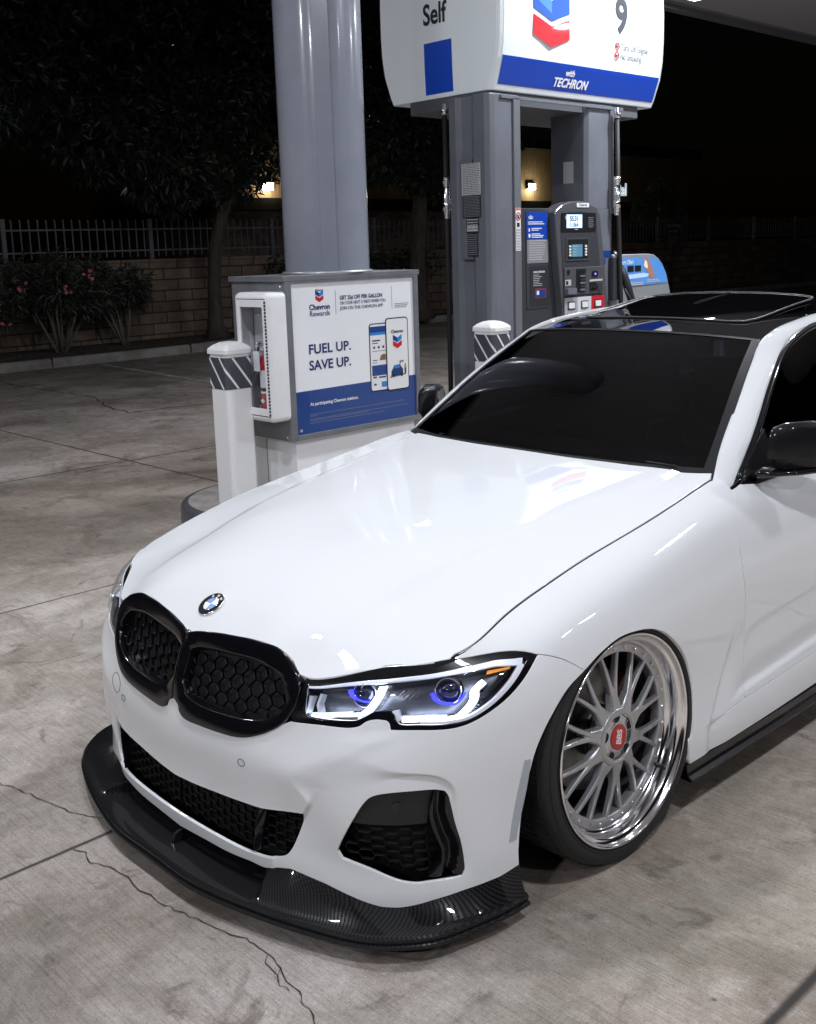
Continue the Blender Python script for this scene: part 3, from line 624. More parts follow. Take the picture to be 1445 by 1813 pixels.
# --- headlights
LO=np.concatenate([c(LAMP_BOT,step=.006)[:-1],c(LAMP_TOP,step=.006)[:-1]]); LI=c(LENS,step=.006,closed=True,thr=50)
def strip(path,w0,w1,off,thick,vdir=None,closed=False):
    """a thin raised band along a path on the sheet, w0/w1 its half widths"""
    P_=np.array(path,float);T=np.gradient(P_,axis=0);T/=np.linalg.norm(T,axis=1)[:,None]+1e-9;Nn=np.c_[-T[:,1],T[:,0]];n=len(P_);ww=np.linspace(w0,w1,n)[:,None]
    a=onS(P_+Nn*ww,off);b=onS(P_-Nn*ww,off);a2=onS(P_+Nn*ww,off-thick);b2=onS(P_-Nn*ww,off-thick);V=list(a)+list(b)+list(b2)+list(a2);F=[]
    for i in range(n-1):
        for r in range(4): q=(r+1)%4;F.append((r*n+i,r*n+i+1,q*n+i+1,q*n+i))
    F+=[(0,n,2*n,3*n),(n-1,4*n-1,3*n-1,2*n-1)];return V,F
DRL1=[(.4783,.556),(.5493,.5685),(.60,.5715),(.616,.5755),(.6294,.5963),(.6393,.6373),(.6393,.6863)]
DRL2=[(.7218,.5507),(.7952,.5450),(.848,.5345),(.8627,.5345),(.8809,.5488),(.8995,.5765),(.9012,.606),(.9284,.6266)]
for fl in (False,True):
    gg=panel_geo(SB,SBN,LO,[LI],step=.014,off=-.003,depth=.03)
    hl=geo_obj('headlight',flip_geo(gg) if fl else gg,gloss,car)
    LI2=LI.mean(0)+(LI-LI.mean(0))*1.004
    lensP=lambda u,v:SB(u,v)+SBN(u,v)*(.011*sm(dist(LI2,np.c_[u,v]),0.,.022)*np.where(np.atleast_1d(u)>.6,1,.4))[:,None]
    def lensN(u,v,e=2e-3):
        u=np.atleast_1d(u).astype(float);v=np.atleast_1d(v).astype(float);q_=np.cross(lensP(u+e,v)-lensP(u-e,v),lensP(u,v+e)-lensP(u,v-e));return q_/np.linalg.norm(q_,axis=1)[:,None]
    gl=panel_geo(lensP,lensN,LI2,[],step=.010,off=-.001,wall=False);geo_obj('lens',flip_geo(gl) if fl else gl,clear,hl)
    gb=panel_geo(SB,SBN,LI,[],step=.02,off=-.085,wall=False);geo_obj('bowl',flip_geo(gb) if fl else gb,lampin,hl)
    # side wall of the bowl
    wl=MB();n=len(LI);a=onS(LI,-.003);b=onS(LI,-.086);V=list(a)+list(b);wl.add(V,[(i,(i+1)%n,n+(i+1)%n,n+i) for i in range(n)],0,True)
    if fl: flipmb(wl)
    wl.build('bowl_wall',satin,hl)
    def put(name,items,m,bev=0):
        mb=MB()
        for V,F in items: mb.add(V,F)
        if fl: flipmb(mb)
        return mb.build(name,m,hl,bevel=bev)
    for D_,w in ((DRL1,.0058),(DRL2,.0062)):
        pth=c(D_,step=.006,thr=200);put('light_guide',[strip(pth,w,w,-.026,.012)],drl,.002)
        q_=pth[int(len(pth)*.48):];T_=np.gradient(q_,axis=0);T_/=np.linalg.norm(T_,axis=1)[:,None];Nq=np.c_[-T_[:,1],T_[:,0]];put('guide_glow_strip',[strip(q_-Nq*.0135,.0030,.0042,-.026,.01)],drl2)
        q_=pth[:int(len(pth)*.45)];put('guide_glow_strip',[strip(q_+[0,.0115],.0022,.0022,-.028,.01)],drl2)
        # finned reflector beside each guide
        pf=[];
        q=pth[len(pth)//2:];T=np.gradient(q,axis=0);T/=np.linalg.norm(T,axis=1)[:,None];Nn=np.c_[-T[:,1],T[:,0]]
        for i in range(0,len(q),1): pf.append(strip([q[i]-Nn[i]*.010,q[i]-Nn[i]*.030],.0012,.0012,-.03,.012))
        put('reflector_fins',pf,chrome)
        q=pth[:len(pth)//2];pf=[strip([(x_,y_+.0095),(x_+.004,y_+.016)],.001,.001,-.03,.01) for x_,y_ in q];put('reflector_fins',pf,chrome)
    put('blue_ring',[strip(c([(.552,.700),(.5682,.662),(.5942,.6318),(.6232,.6212)],step=.006),.0055,.003,-.034,.008)],blue,.001)
    put('blue_ring',[strip(c([(.7919,.634),(.8038,.6057),(.828,.5885),(.8572,.5781),(.8721,.5894),(.8823,.6094)],step=.006),.0055,.003,-.034,.008)],blue,.001)
    for uv in ((.590,.676),(.839,.634)):
        nn=SBN(*uv)[0];pc=onS([uv],-.055)[0];nn=nn*.6+np.array((.25,-.9,.05));nn/=np.linalg.norm(nn)
        if fl: pc=pc*[-1,1,1];nn=nn*[-1,1,1]
        o2,r3,u3,n3=frame_at(pc,nn,(0,0,1));MM=np.array(Matrix((r3,u3,n3)).transposed())
        mb=MB();mb.lathe([(.034,-.02),(.034,.006),(.030,.009),(.0285,.006)],28,M=MM,c=pc,mi=0);mb.lathe([(.0285,.004),(.024,.013),(.015,.020),(.006,.023),(.0001,.0235)],28,M=MM,c=pc,mi=1)
        mb.build('projector',[chrome,mat('projector_glass',(.01,.012,.05),.02,0,1.)],hl)
    # self-glowing brow along the upper edge, side reflector, divider and amber marker
    put('brow',[strip(c([(.462,.703),(.53,.712),(.64,.694),(.755,.693),(.86,.685),(.955,.659),(1.012,.630),(1.038,.618)],step=.008),.0062,.0088,-.002,.010)],brt,.001)
    put('side_reflector',[strip(c([(1.035,.614),(1.008,.592),(.972,.568),(.93,.545),(.885,.530),(.84,.531),(.77,.542)],step=.008),.0095,.0035,-.002,.012)],brt,.001)
    put('divider',[strip(c([(.702,.585),(.708,.564),(.718,.550)],step=.006),.008,.008,-.014,.03)],brt,.002)
    put('inner_panel',[strip([(.463,.556),(.463,.60),(.463,.66)],.004,.006,-.02,.03),strip([(.50,.56),(.487,.61),(.487,.68)],.003,.003,-.03,.03)],brt,.001)
    put('louvres',[strip([(.695+i*.016,.628),(.711+i*.016,.660)],.0016,.0016,-.035,.01) for i in range(4)],chrome)
    put('amber_marker',[strip(c([(.941,.6458),(.9718,.6347),(1.0081,.6217)],step=.008),.0055,.003,-.02,.008)],amber,.001)
# --- front splitter (carbon)
OUT=[(0,-.963),(.2,-.960),(.42,-.914),(.6,-.855),(.70,-.808),(.765,-.752),(.82,-.675),(.852,-.565),(.868,-.48),(.873,-.402)]
oc=c(OUT,step=.012)
def edge_in(p,d):   # point moved inward from the outer edge
    T=np.gradient(p,axis=0);T/=np.linalg.norm(T,axis=1)[:,None];return p+np.c_[-T[:,1],T[:,0]]*d
xs_=oc[:,0]; rows=[]
zt=np.full(len(oc),.066)
bodyP=np.array([ SB(u_,np.interp(u_,[a for a,b in BOT],[b for a,b in BOT]))[0] for u_ in np.interp(np.linspace(0,1,len(oc)),[0,.2,.42,.62,.74,.82,.9,1],[0,.20,.43,.60,.72,.83,.95,1.0542])])
n=len(oc);raise_=sm(xs_,.395,.425)
fin_=lambda a,z:np.c_[a,np.full(len(a),z) if np.isscalar(z) else z]
inner_flat=np.c_[bodyP[:,0],bodyP[:,1]+.05,np.full(n,.072)]
inner_top=np.c_[bodyP[:,0]+.0,bodyP[:,1]+.004,bodyP[:,2]+.006]
ridge_xy=edge_in(oc,.020)
midw=oc*.45+bodyP[:,:2]*.55
# rows from the underside outwards, over the lip and back up to the body
R_=[fin_(edge_in(oc,.10),.045),fin_(edge_in(oc,.004),.043),fin_(oc,.047),fin_(oc,.054),fin_(edge_in(oc,.003),.0565),fin_(edge_in(oc,.007),.0565),fin_(edge_in(oc,.006),.062),fin_(edge_in(oc,.005),.070),fin_(edge_in(oc,.010),.0745),fin_(ridge_xy,.075)]
mid1=np.c_[midw,np.where(raise_>0,.078+ .0*xs_,.073)];
wing_mid=oc*.62+bodyP[:,:2]*.38
corner=sm(xs_,.72,.80)
m1=np.c_[wing_mid,.073*(1-raise_)+raise_*(.082*(1-corner)+corner*(.075+.0*xs_))]
m2=inner_flat*(1-raise_[:,None])+raise_[:,None]*(np.c_[midw*.45+bodyP[:,:2]*.55,(bodyP[:,2]*.55+.085*.45)])
m3=np.c_[inner_flat[:,:2]+[0,.05],np.full(n,.072)]*(1-raise_[:,None])+raise_[:,None]*inner_top
# edge row behind the crease at the end plate
R_+= [m1,m2,m3]
V=np.concatenate(R_);m_=len(R_)
F=[(i*n+k,i*n+k+1,(i+1)*n+k+1,(i+1)*n+k) for i in range(m_-1) for k in range(n-1)]
F.append(tuple(i*n+n-1 for i in range(m_)))
V2=np.concatenate([V,V*[-1,1,1]]);F2=F+[tuple(i+len(V) for i in f[::-1]) for f in F]
sp=mesh_np('front_splitter',V2,F2,carbon,car)
es=sp.modifiers.new('e','EDGE_SPLIT');es.split_angle=math.radians(28)
for x_ in (.0,):
    mb=MB();mb.add([(x_-.004,-.895,.073),(x_-.004,-.845,.073),(x_-.004,-.845,.11),(x_-.003,-.885,.10),(x_+.006,-.895,.073),(x_+.006,-.845,.073),(x_+.006,-.845,.11),(x_+.005,-.885,.10)],[(0,1,2,3),(7,6,5,4),(0,3,7,4),(3,2,6,7),(1,5,6,2),(0,4,5,1)]);mb.build('splitter_fin',carbon,sp,bevel=.001)
# dark floor behind the nose
mb=MB();mb.bb((-.62,-.76,.070),(.62,-.42,.085));mb.bb((-.60,-.45,.075),(.60,.9,.085));mb.bb((-.60,-.40,.08),(.60,.55,.55));mb.bb((-.84,.36,.09),(.84,2.45,.2));mb.bb((-.55,2.4,.12),(.55,3.6,.5));mb.build('underbody',void,car)
# carbon side skirts
for s in (1,-1):
    P_=[(.878,.30),(.886,.8),(.888,1.5),(.888,2.42)];V=[];F=[]
    prof=[(-.04,.118),(.016,.112),(.022,.116),(.022,.121),(.010,.128),(.006,.138),(.004,.160),(-.02,.163)]
    yy=np.linspace(.30,2.44,20);xx=np.interp(yy,[p[1] for p in P_],[p[0] for p in P_])
    for x_,y_ in zip(xx,yy):
        for dx,z_ in prof: V.append(((x_+dx)*s,y_,z_))
    k_=len(prof);F=[(i*k_+j,i*k_+j+1,(i+1)*k_+j+1,(i+1)*k_+j) if s<0 else (i*k_+j,(i+1)*k_+j,(i+1)*k_+j+1,i*k_+j+1) for i in range(len(yy)-1) for j in range(k_-1)]
    F+=[tuple(range(k_)),tuple(len(V)-k_+j for j in range(k_))];mb=MB();mb.add(V,F);mb.build('side_skirt',gloss,car)
# inner wheel housings
for yc in (0,2.851):
    for s in (1,-1):
        mb=MB();V=[];nn_=28
        for x_ in (.50,.835):
            for k in range(nn_+1):
                t=math.radians(-30+240*k/nn_);rr=.415 if x_<.8 else .41;V.append((x_*s,yc-.04+rr*math.cos(t),.30+rr*.93*math.sin(t)))
        mb.add(V,[(k,k+1,nn_+2+k,nn_+1+k) for k in range(nn_)]);mb.add([V[k] for k in range(nn_+1)],[tuple(range(nn_+1))]);mb.build('wheel_housing',void,car)
# ---------------- wheels
def make_wheel():
    t=MB();t.lathe([(.288,-.012),(.293,-.004),(.300,.001),(.312,.0035),(.325,.001),(.335,-.006),(.3415,-.016),(.3445,-.034),(.345,-.06),(.3455,-.12),(.345,-.18),(.342,-.215),(.333,-.235),(.31,-.248),(.27,-.25),(.262,-.24)],120,'x')
    # tread grooves are separate ribs: cut look by raised blocks
    for k in range(72):
        a=2*math.pi*k/72
        for x0,x1,r in ((-.030,-.066,.3462),(-.082,-.118,.3472),(-.130,-.166,.3472)):
            V=[]
            for rr in (.340,r):
                for (dx,da) in ((x0,-.030),(x1,-.038),(x1,.030),(x0,.037)):
                    V.append((dx,rr*math.cos(a+da),rr*math.sin(a+da)))
            t.add(V,[(4,5,6,7),(0,1,5,4),(1,2,6,5),(2,3,7,6),(3,0,4,7)])
        V=[]
        for (x_,r,da) in ((-.004,.3325,-.002),(-.020,.3432,-.003),(-.020,.3432,.003),(-.004,.3325,.002)): V.append((x_+.001,(r+.0006)*math.cos(a+da*2),(r+.0006)*math.sin(a+da*2)))
        t.add(V,[(0,1,2,3)])
    # raised rings and block lettering band on the sidewall
    for r in (.303,.329): t.tube([(.0026 if r<.31 else -.0008,r*math.cos(2*math.pi*k/90),r*math.sin(2*math.pi*k/90)) for k in range(90)],.0011,5,closed=True)
    W=t.build('wheel',rubber,None)
    m=MB();m.lathe([(.288,-.010),(.2925,-.003),(.2935,.002),(.2915,.005),(.288,.0045),(.2855,.001),(.2835,-.004),(.2795,-.009),(.2745,-.0105),(.2705,-.013),(.2685,-.018),(.2675,-.032),(.2665,-.040),(.2630,-.0445),(.2590,-.046),(.2570,-.049),(.2560,-.056)],140,'x');m.build('rim_lip',polish,W)
    m=MB();m.lathe([(.2565,-.052),(.251,-.066),(.250,-.20),(.262,-.235)],96,'x');m.build('barrel',mat('barrel_grey',(.16,.16,.17),.35,.8),W)
    # star: outer flange, forty thin arms, hub
    m=MB();m.lathe([(.2565,-.056),(.2565,-.0505),(.2545,-.0490),(.2320,-.0490),(.2300,-.0505),(.2290,-.060),(.2290,-.078)],140,'x')
    def arm(a0,r0,a1,r1,w0,w1,x0,x1,d0=.030,d1=.020,n=6,bow=0.):
        V=[]
        for i in range(n+1):
            f=i/n;r=r0+(r1-r0)*f;a=a0+(a1-a0)*f+bow*math.sin(math.pi*f);w_=w0+(w1-w0)*f;x_=x0+(x1-x0)*f;dd=d0+(d1-d0)*f
            er=np.array((0,math.cos(a),math.sin(a)));et=np.array((0,-math.sin(a),math.cos(a)))
            for (h,s) in ((0,-.42),(0,.42),(-.0035,.55),(-dd,.62),(-dd,-.62),(-.0035,-.55)):
                V.append(er*r+et*(s*w_)+np.array((x_+h,0,0)))
        F=[(i*6+j,(i+1)*6+j,(i+1)*6+(j+1)%6,i*6+(j+1)%6) for i in range(n) for j in range(6)];m.add(V,F)
    for k in range(10):
        a=2*math.pi*(k+.5)/10
        arm(a,.060,a,.090,.058,.036,-.0280,-.0305,.022,.022,3);arm(a,.088,a,.124,.037,.0235,-.0304,-.0370,.022,.022,4)
        for s in (-1,1):
            arm(a+s*.042,.108,a+s*math.radians(9.0),.2335,.0140,.0100,-.0345,-.0485,.018,.015,10,0)
        # web fillets at the fork
        V=[];er=lambda t_,r,x_:(x_,r*math.cos(t_),r*math.sin(t_))
        V=[er(a-.070,.120,-.0372),er(a+.070,.120,-.0372),er(a,.146,-.0402)];m.add(V+[(x_-.025,y_,z_) for x_,y_,z_ in V],[(0,1,2),(0,3,4,1),(1,4,5,2),(2,5,3,0)])
    m.lathe([(.0001,-.034),(.0640,-.034),(.0655,-.0272),(.0675,-.0262),(.078,-.0272),(.0805,-.0300),(.0825,-.036),(.082,-.07)],72,'x')
    st=m.build('spoke_face',silver,W,bevel=.0011,seg=1,angle=25)
    m=MB();m.lathe([(.034,-.0295),(.034,-.0268),(.042,-.0300),(.052,-.0325),(.0645,-.0325)],60,'x')
    m.build('hub_face',mat('machined_hub',(.62,.62,.64),.2,1.),W)
    m=MB()
    for k in range(5):
        a=math.radians(72*k+20);c_=np.array((-.0265,.0575*math.cos(a),.0555*math.sin(a)))
        c_[0]=-.0312;m.lathe([(.0158,.0012),(.0150,.0022),(.0142,.0012),(.0140,-.0004)],24,'x',c=c_,mi=0);m.lathe([(.0141,.0008),(.0001,.0008)],24,'x',c=c_,mi=1)
    m.build('nut_recesses',[silver,void],W)
    m=MB();m.lathe([(.0345,-.029),(.0345,-.0272),(.0338,-.0264),(.0325,-.0262)],48,'x',mi=0);m.lathe([(.0325,-.0263),(.0001,-.0263)],48,'x',mi=1)
    cap=m.build('centre_cap',[redm,redm],W)
    th=math.radians(78);rv=Vector((0,math.cos(th),math.sin(th)));uv=Vector((0,-math.sin(th),math.cos(th)))
    text('cap_lettering','BBS',.032,mat('cap_silver',(.8,.8,.82),.4,.2),cap,Vector((-.0260,0,0))-uv*.0110,rv,uv,.0004,'CENTER',.02,.15,.88,.92)
    m=MB();m.lathe([(.0058,-.002),(.0058,.0035),(.0046,.0055),(.0026,.0058),(.0020,.0040),(.0001,.0040)],12,'x');b0=m.build('rim_bolt',chrome,W)
    for k in range(30):
        a=2*math.pi*k/30+.03;bo=b0 if k==0 else b0.copy()
        if k: COL.objects.link(bo);bo.parent=W
        bo.location=(-.0490,.2435*math.cos(a),.2435*math.sin(a))
    m=MB();a=math.radians(-38);p0=np.array((-.050,.262*math.cos(a),.262*math.sin(a)));ax=np.array((1.,-.25*math.cos(a),-.25*math.sin(a)));ax/=np.linalg.norm(ax)
    m.tube([p0,p0+ax*.010,p0+ax*.0101,p0+ax*.030,p0+ax*.032],[.0075,.0075,.0050,.0050,.003],12);m.build('valve_stem',satin,W)
    m=MB();m.lathe([(.07,-.125),(.172,-.125),(.174,-.128),(.174,-.150),(.07,-.150)],72,'x',mi=0);m.lathe([(.0001,-.085),(.068,-.085),(.074,-.092),(.074,-.125)],40,'x',mi=1);m.build('brake_disc',[steel,satin],W)
    m=MB();V=[];n_=10
    for x_ in (-.105,-.165):
        for r in (.100,.190):
            for k in range(n_+1): t_=math.radians(-30+70*k/n_);V.append((x_,r*math.cos(t_),r*math.sin(t_)))
    k1=n_+1
    F=[(k,k+1,k1+k+1,k1+k) for k in range(n_)]+[(2*k1+k+1,2*k1+k,3*k1+k,3*k1+k+1) for k in range(n_)]+[(k1+k,k1+k+1,3*k1+k+1,3*k1+k) for k in range(n_)]+[(k+1,k,2*k1+k,2*k1+k+1) for k in range(n_)]+[(0,k1,3*k1,2*k1),(k1-1,3*k1-1,4*k1-1,2*k1-1)]
    m.add(V,F);m.build('caliper',mat('caliper_red',(.07,.006,.006),.45,0,.2),W,bevel=.006)
    return W
W=make_wheel(); kids=list(W.children)
def place(Wo,x,y,s,first=False):
    if not first:
        n_=Wo.copy();COL.objects.link(n_)
        def rec(a,b):
            for ch in list(a.children):
                if ch.name in done: continue
                c_=ch.copy();COL.objects.link(c_);c_.parent=b;c_.matrix_parent_inverse=Matrix();done.add(c_.name);rec(ch,c_)
        done=set();rec(Wo,n_);Wo=n_
    Wo.parent=car;Wo.location=(x*s,y,.3455);Wo.rotation_euler=(0,math.radians(-2.2)*s,0 if s>0 else math.pi) if s>0 else (0,math.radians(-2.2),math.pi)
    return Wo
w1=place(W,.876,.006,1,True);w2=place(W,.876,.006,-1);w3=place(W,.882,2.851,1);w4=place(W,.882,2.851,-1)
# ---------------- greenhouse
WS=Sheet([[(0,.585,.937),(0,.80,1.085),(0,1.01,1.215),(0,1.235,1.335)],[(.25,.59,.937),(.24,.805,1.085),(.225,1.015,1.213),(.21,1.24,1.333)],[(.48,.635,.933),(.455,.845,1.078),(.42,1.045,1.205),(.385,1.262,1.325)],[(.695,.725,.927),(.640,.925,1.07),(.585,1.11,1.195),(.530,1.305,1.311)],[(.85,.83,.915),(.79,1.03,1.05),(.72,1.2,1.17),(.65,1.38,1.29)]],True)
# columns beyond the glass only steer the curvature, so trim at the fourth
WS.umax=WS.u[2+3]
WN=lambda u,v:-WS.bn(np.atleast_1d(u),np.atleast_1d(v)) if WS.bn(np.array([.3]),np.array([.2]))[0][2]<0 else WS.bn(np.atleast_1d(u),np.atleast_1d(v))
um=WS.umax;vm=WS.v[-1]
wsout=curve([(0,.0),(um,.0),(um,vm),(0,vm)],step=.03,closed=True,thr=10)
def g_ws(off,inset,step=.04):
    return panel_geo(WS.base,WN,curve([(0,-.02),(um-inset,-.02),(um-inset,vm-.006),(0,vm-.006)],step=.03,closed=True,thr=10),[],step=step,off=off,wall=False)
def fixn(g):
    V,F,Nn=g;a=V[F[0][0]];b=V[F[0][1]];c_=V[F[0][2]];n_=np.cross(b-a,c_-a)
    if n_@Nn[F[0][0]]<0: F=[f[::-1] for f in F]
    return V,F,Nn
geo_obj('windscreen',mirror_geo(fixn(g_ws(.0,.0))),tint,car)
# black ceramic band round the glass, and seals
def fr_band(u0,u1,v0,v1):
    return fixn(panel_geo(WS.base,WN,curve([(u0,v0),(u1,v0),(u1,v1),(u0,v1)],step=.03,closed=True,thr=10),[],step=.03,off=.0025,wall=False))
bands=[fr_band(um-.028,um,-.02,vm),fr_band(0,um,-.02,.035),fr_band(0,um,vm-.012,vm)]
V=[];F=[];Nn=[]
for b in bands:
    b=mirror_geo(b);o=len(V);V+=list(b[0]);F+=[tuple(i+o for i in f) for f in b[1]];Nn+=list(b[2])
mesh_np('windscreen_band',V,F,satin,car,normals=Nn)
for s in (1,-1):
    mb=MB();vv=np.linspace(-.01,vm,24);p=WS.base(np.full(24,um+.0),vv)*[s,1,1];mb.tube(p+[0,0,-.002],.005,6);mb.build('windscreen_seal',rubber,car)
mb=MB();xr=np.linspace(-.69,.69,41);mb.tube([(x_,base_y(x_)+.006,float(H.h(abs(x_),base_y(x_)+.0)[0])-.016) for x_ in xr],.009,6);
mb.add([(x_,base_y(x_)+a,.918-.02*(abs(x_)>.6)) for a in (-.03,.10) for x_ in xr],[(i,i+1,42+i,41+i) for i in range(40)])
mb.build('cowl',satin,car)
# roof
RP=Plate([(0,1.238,1.336),(.21,1.243,1.334),(.385,1.265,1.326),(.53,1.308,1.312),(0,1.5,1.369),(.35,1.5,1.358),(.50,1.5,1.346),(0,1.9,1.392),(.35,1.9,1.382),(.49,1.9,1.370),(0,2.4,1.392),(.35,2.4,1.380),(.48,2.4,1.366),(0,2.85,1.352),(.33,2.85,1.342),(.46,2.85,1.330)])
redge=[(.530,1.308),(.522,1.4),(.515,1.5),(.505,1.7),(.50,1.9),(.49,2.4),(.475,2.85)]
ro=np.concatenate([[(0,1.242),(.21,1.248),(.385,1.270)],curve(redge,step=.04),[(0,2.87)]])
ro=curve(ro,step=.03,closed=True,thr=30)
glr=mat('gloss_black_roof',(.004,.004,.005),.3,0,.85,.01,spec=.0)
gr_=panel_geo(RP.P,RP.N,ro,[],step=.04,sym=True,depth=.02);geo_obj('roof',mirror_geo(gr_),glr,car)
sf=curve([(0,1.455),(.30,1.465),(.37,1.49),(.39,1.56),(.395,1.80),(.395,1.98),(.37,2.03),(.30,2.05),(0,2.06)],step=.02,sharp=(0,8))
lift=lambda y:.006+.038*sm(y,1.46,2.10)
def SRP(x,y): p=RP.P(x,y);p[:,2]+=lift(p[:,1])+.0;return p
gsr=panel_geo(SRP,RP.N,sf,[],step=.035,sym=True,depth=.022)
sro=geo_obj('sunroof',mirror_geo(gsr),glr,car)
mb=MB();q_=SRP(sf[:,0],sf[:,1]);q_=np.concatenate([q_[::-1],q_[1:]*[-1,1,1]]);mb.tube(q_-[0,0,.002],.0042,8);mb.build('sunroof_seal',mat('seal_grey',(.06,.06,.065),.35),sro)
mb=MB();mb.box((0,2.0,1.385),(.72,.02,.03));mb.build('sunroof_lifter',satin,sro)
# white pillars and roof rails: loft between inner and outer edges
INN=[(.722,.655,.905),(.700,.722,.928),(.668,.81,.998),(.628,.955,1.095),(.585,1.115,1.198),(.555,1.225,1.265),(.540,1.305,1.312),(.530,1.40,1.337),(.523,1.50,1.353),(.513,1.70,1.371),(.508,1.9,1.378),(.498,2.4,1.372),(.483,2.86,1.338),(.50,3.1,1.25),(.56,3.35,1.08),(.62,3.5,.97)]
OUTR=[(.775,.70,.862),(.748,.765,.893),(.715,.934,1.023),(.672,1.095,1.142),(.637,1.222,1.223),(.613,1.318,1.272),(.597,1.40,1.307),(.587,1.52,1.335),(.580,1.60,1.344),(.572,1.75,1.352),(.570,1.92,1.356),(.565,2.4,1.350),(.56,2.80,1.30),(.62,3.0,1.18),(.69,3.15,1.04),(.76,3.3,.90)]
def loft_mesh(name,rows,m,par,sides=(1,-1),sub=6,bow=None):
    rr=[]
    for r in rows:
        L=curve(np.array(r,float),step=.03,thr=200) if False else np.array(r,float)
        t=np.arange(len(L));T=np.linspace(0,len(L)-1,(len(L)-1)*sub+1);Mm=_cubic(t.astype(float),L);rr.append(_ev(t.astype(float),L,Mm,T))
    for s in sides:
        V=np.concatenate(rr)*[s,1,1];n_=len(rr[0]);F=[(i*n_+k,i*n_+k+1,(i+1)*n_+k+1,(i+1)*n_+k) for i in range(len(rr)-1) for k in range(n_-1)]
        if s<0: F=[f[::-1] for f in F]
        mb=MB();mb.add(V,F,0,True);mb.build(name,m,par)
A_=np.array(INN);Bo=np.array(OUTR);mid=(A_+Bo)/2;out=np.array([.35,-.25,.8]);out/=np.linalg.norm(out)
def bowed(f,h): return A_*(1-f)+Bo*f+out*h
under_in=A_-[0.0,0,.02];under_out=Bo+np.array([-.02,0.02,-.02])
loft_mesh('roof_pillar',[under_in,A_,bowed(.12,.003),bowed(.35,.007),bowed(.65,.008),bowed(.88,.0045),Bo,under_out],paint,car)
# side glass with black surround
WB=[SB(u_,v_)[0] for u_,v_ in ((2.15,.699),(2.25,.706),(2.3425,.7113),(2.45,.717),(2.6168,.722),(2.8,.722),(3.0,.722),(3.3,.722),(3.7,.722),(3.95,.722),(4.2,.722))]
WB=np.array(WB)-[.006,0,.004]
tw=np.linspace(0,1,len(WB));Bt=np.array([(.752,.770,.892),(.717,.945,1.020),(.672,1.110,1.140),(.634,1.245,1.225),(.608,1.355,1.278),(.590,1.53,1.328),(.576,1.80,1.348),(.568,2.3,1.342),(.56,2.72,1.29),(.62,2.93,1.17),(.72,3.1,1.0)])
SGm=(WB+Bt)/2+[.012,0,0]
loft_mesh('side_window',[WB,WB*.75+Bt*.25+[.009,0,0],SGm,WB*.25+Bt*.75+[.009,0,0],Bt],tint2,car)
for s in (1,-1):
    mb=MB();m1=[1,1,1] if s>0 else [-1,1,1]
    t=np.arange(len(Bt)).astype(float);T=np.linspace(.15,len(Bt)-1,80);e=_ev(t,Bt,_cubic(t,Bt),T)*m1;mb.tube(e+np.array([-.002*s,0,0]),.0135,8)
    T=np.linspace(1.2,len(Bt)-1,80);e=_ev(t,WB,_cubic(t,WB),T)*m1;mb.tube(e+np.array([-.001*s,0,.010]),.0105,8)
    mb.build('window_surround',gloss,car)
    # triangular sail at the mirror foot
    mb=MB();tri=np.array([(.772,.738,.884),(.786,.985,.902),(.716,1.0,1.052),(.726,.93,1.015),(.745,.83,.945)]);tri2=tri-[.03,0,0]
    mb.add(np.r_[tri+[.006,0,0],tri2]*m1,[(0,1,2,3,4),(9,8,7,6,5),(0,5,6,1),(1,6,7,2),(2,7,8,3),(3,8,9,4),(4,9,5,0)]);mb.build('mirror_sail',gloss,car,bevel=.004)
    # door mirror
    st=[(.832,.868,1.020,.026,.040),(.838,.862,1.020,.056,.066),(.862,.882,1.022,.066,.076),(.900,.925,1.022,.068,.079),(.940,.985,1.018,.064,.075),(.968,1.045,1.012,.050,.062),(.980,1.085,1.006,.026,.036)]
    sec=[(-1,.15),(-.97,.55),(-.82,.86),(-.45,1.02),(0,1.0),(.6,.96),(.75,.9),(.75,-.80),(.4,-.92),(-.2,-.98),(-.62,-.86),(-.90,-.50),(-1.04,-.40),(-1.05,-.28)]
    V=[(x_,y_+a*d_,z_+b*h_) for x_,y_,z_,d_,h_ in st for a,b in sec];k_=len(sec);F=[(i*k_+j,i*k_+(j+1)%k_,(i+1)*k_+(j+1)%k_,(i+1)*k_+j) for i in range(len(st)-1) for j in range(k_)]+[tuple(range(k_)),tuple((len(st)-1)*k_+j for j in range(k_))]
    mo=(lambda A:np.array(A,float)*m1+([0,0,0] if s>0 else [.05,.075,-.012]))
    mb=MB();mb.add(mo(V),F,0,True);mr=mb.build('door_mirror',carbon,car,bevel=.003,angle=30);e_=mr.modifiers.new('e','EDGE_SPLIT');e_.split_angle=math.radians(36)
    mb=MB();L=[(.765,.86,.915,.030,.016),(.80,.85,.935,.036,.018),(.85,.86,.941,.050,.012),(.91,.92,.943,.055,.010),(.96,1.01,.945,.040,.009)]
    V=[(x_,y_+a*d_,z_+b*h_) for x_,y_,z_,d_,h_ in L for a,b in ((-1,0),(-.7,.8),(0,1),(1,.8),(1,-.8),(0,-1),(-.7,-.8))];k_=7;F=[(i*k_+j,i*k_+(j+1)%k_,(i+1)*k_+(j+1)%k_,(i+1)*k_+j) for i in range(len(L)-1) for j in range(k_)]+[tuple(range(k_)),tuple((len(L)-1)*k_+j for j in range(k_))]
    mb.add(mo(V),F,0,True);mb.build('mirror_foot',gloss,mr)
    mb=MB();mb.box(tuple(mo([(.905,1.0,1.02)])[0]),(.15,.006,.10),rz=.95*s);mb.build('mirror_glass',chrome,mr)
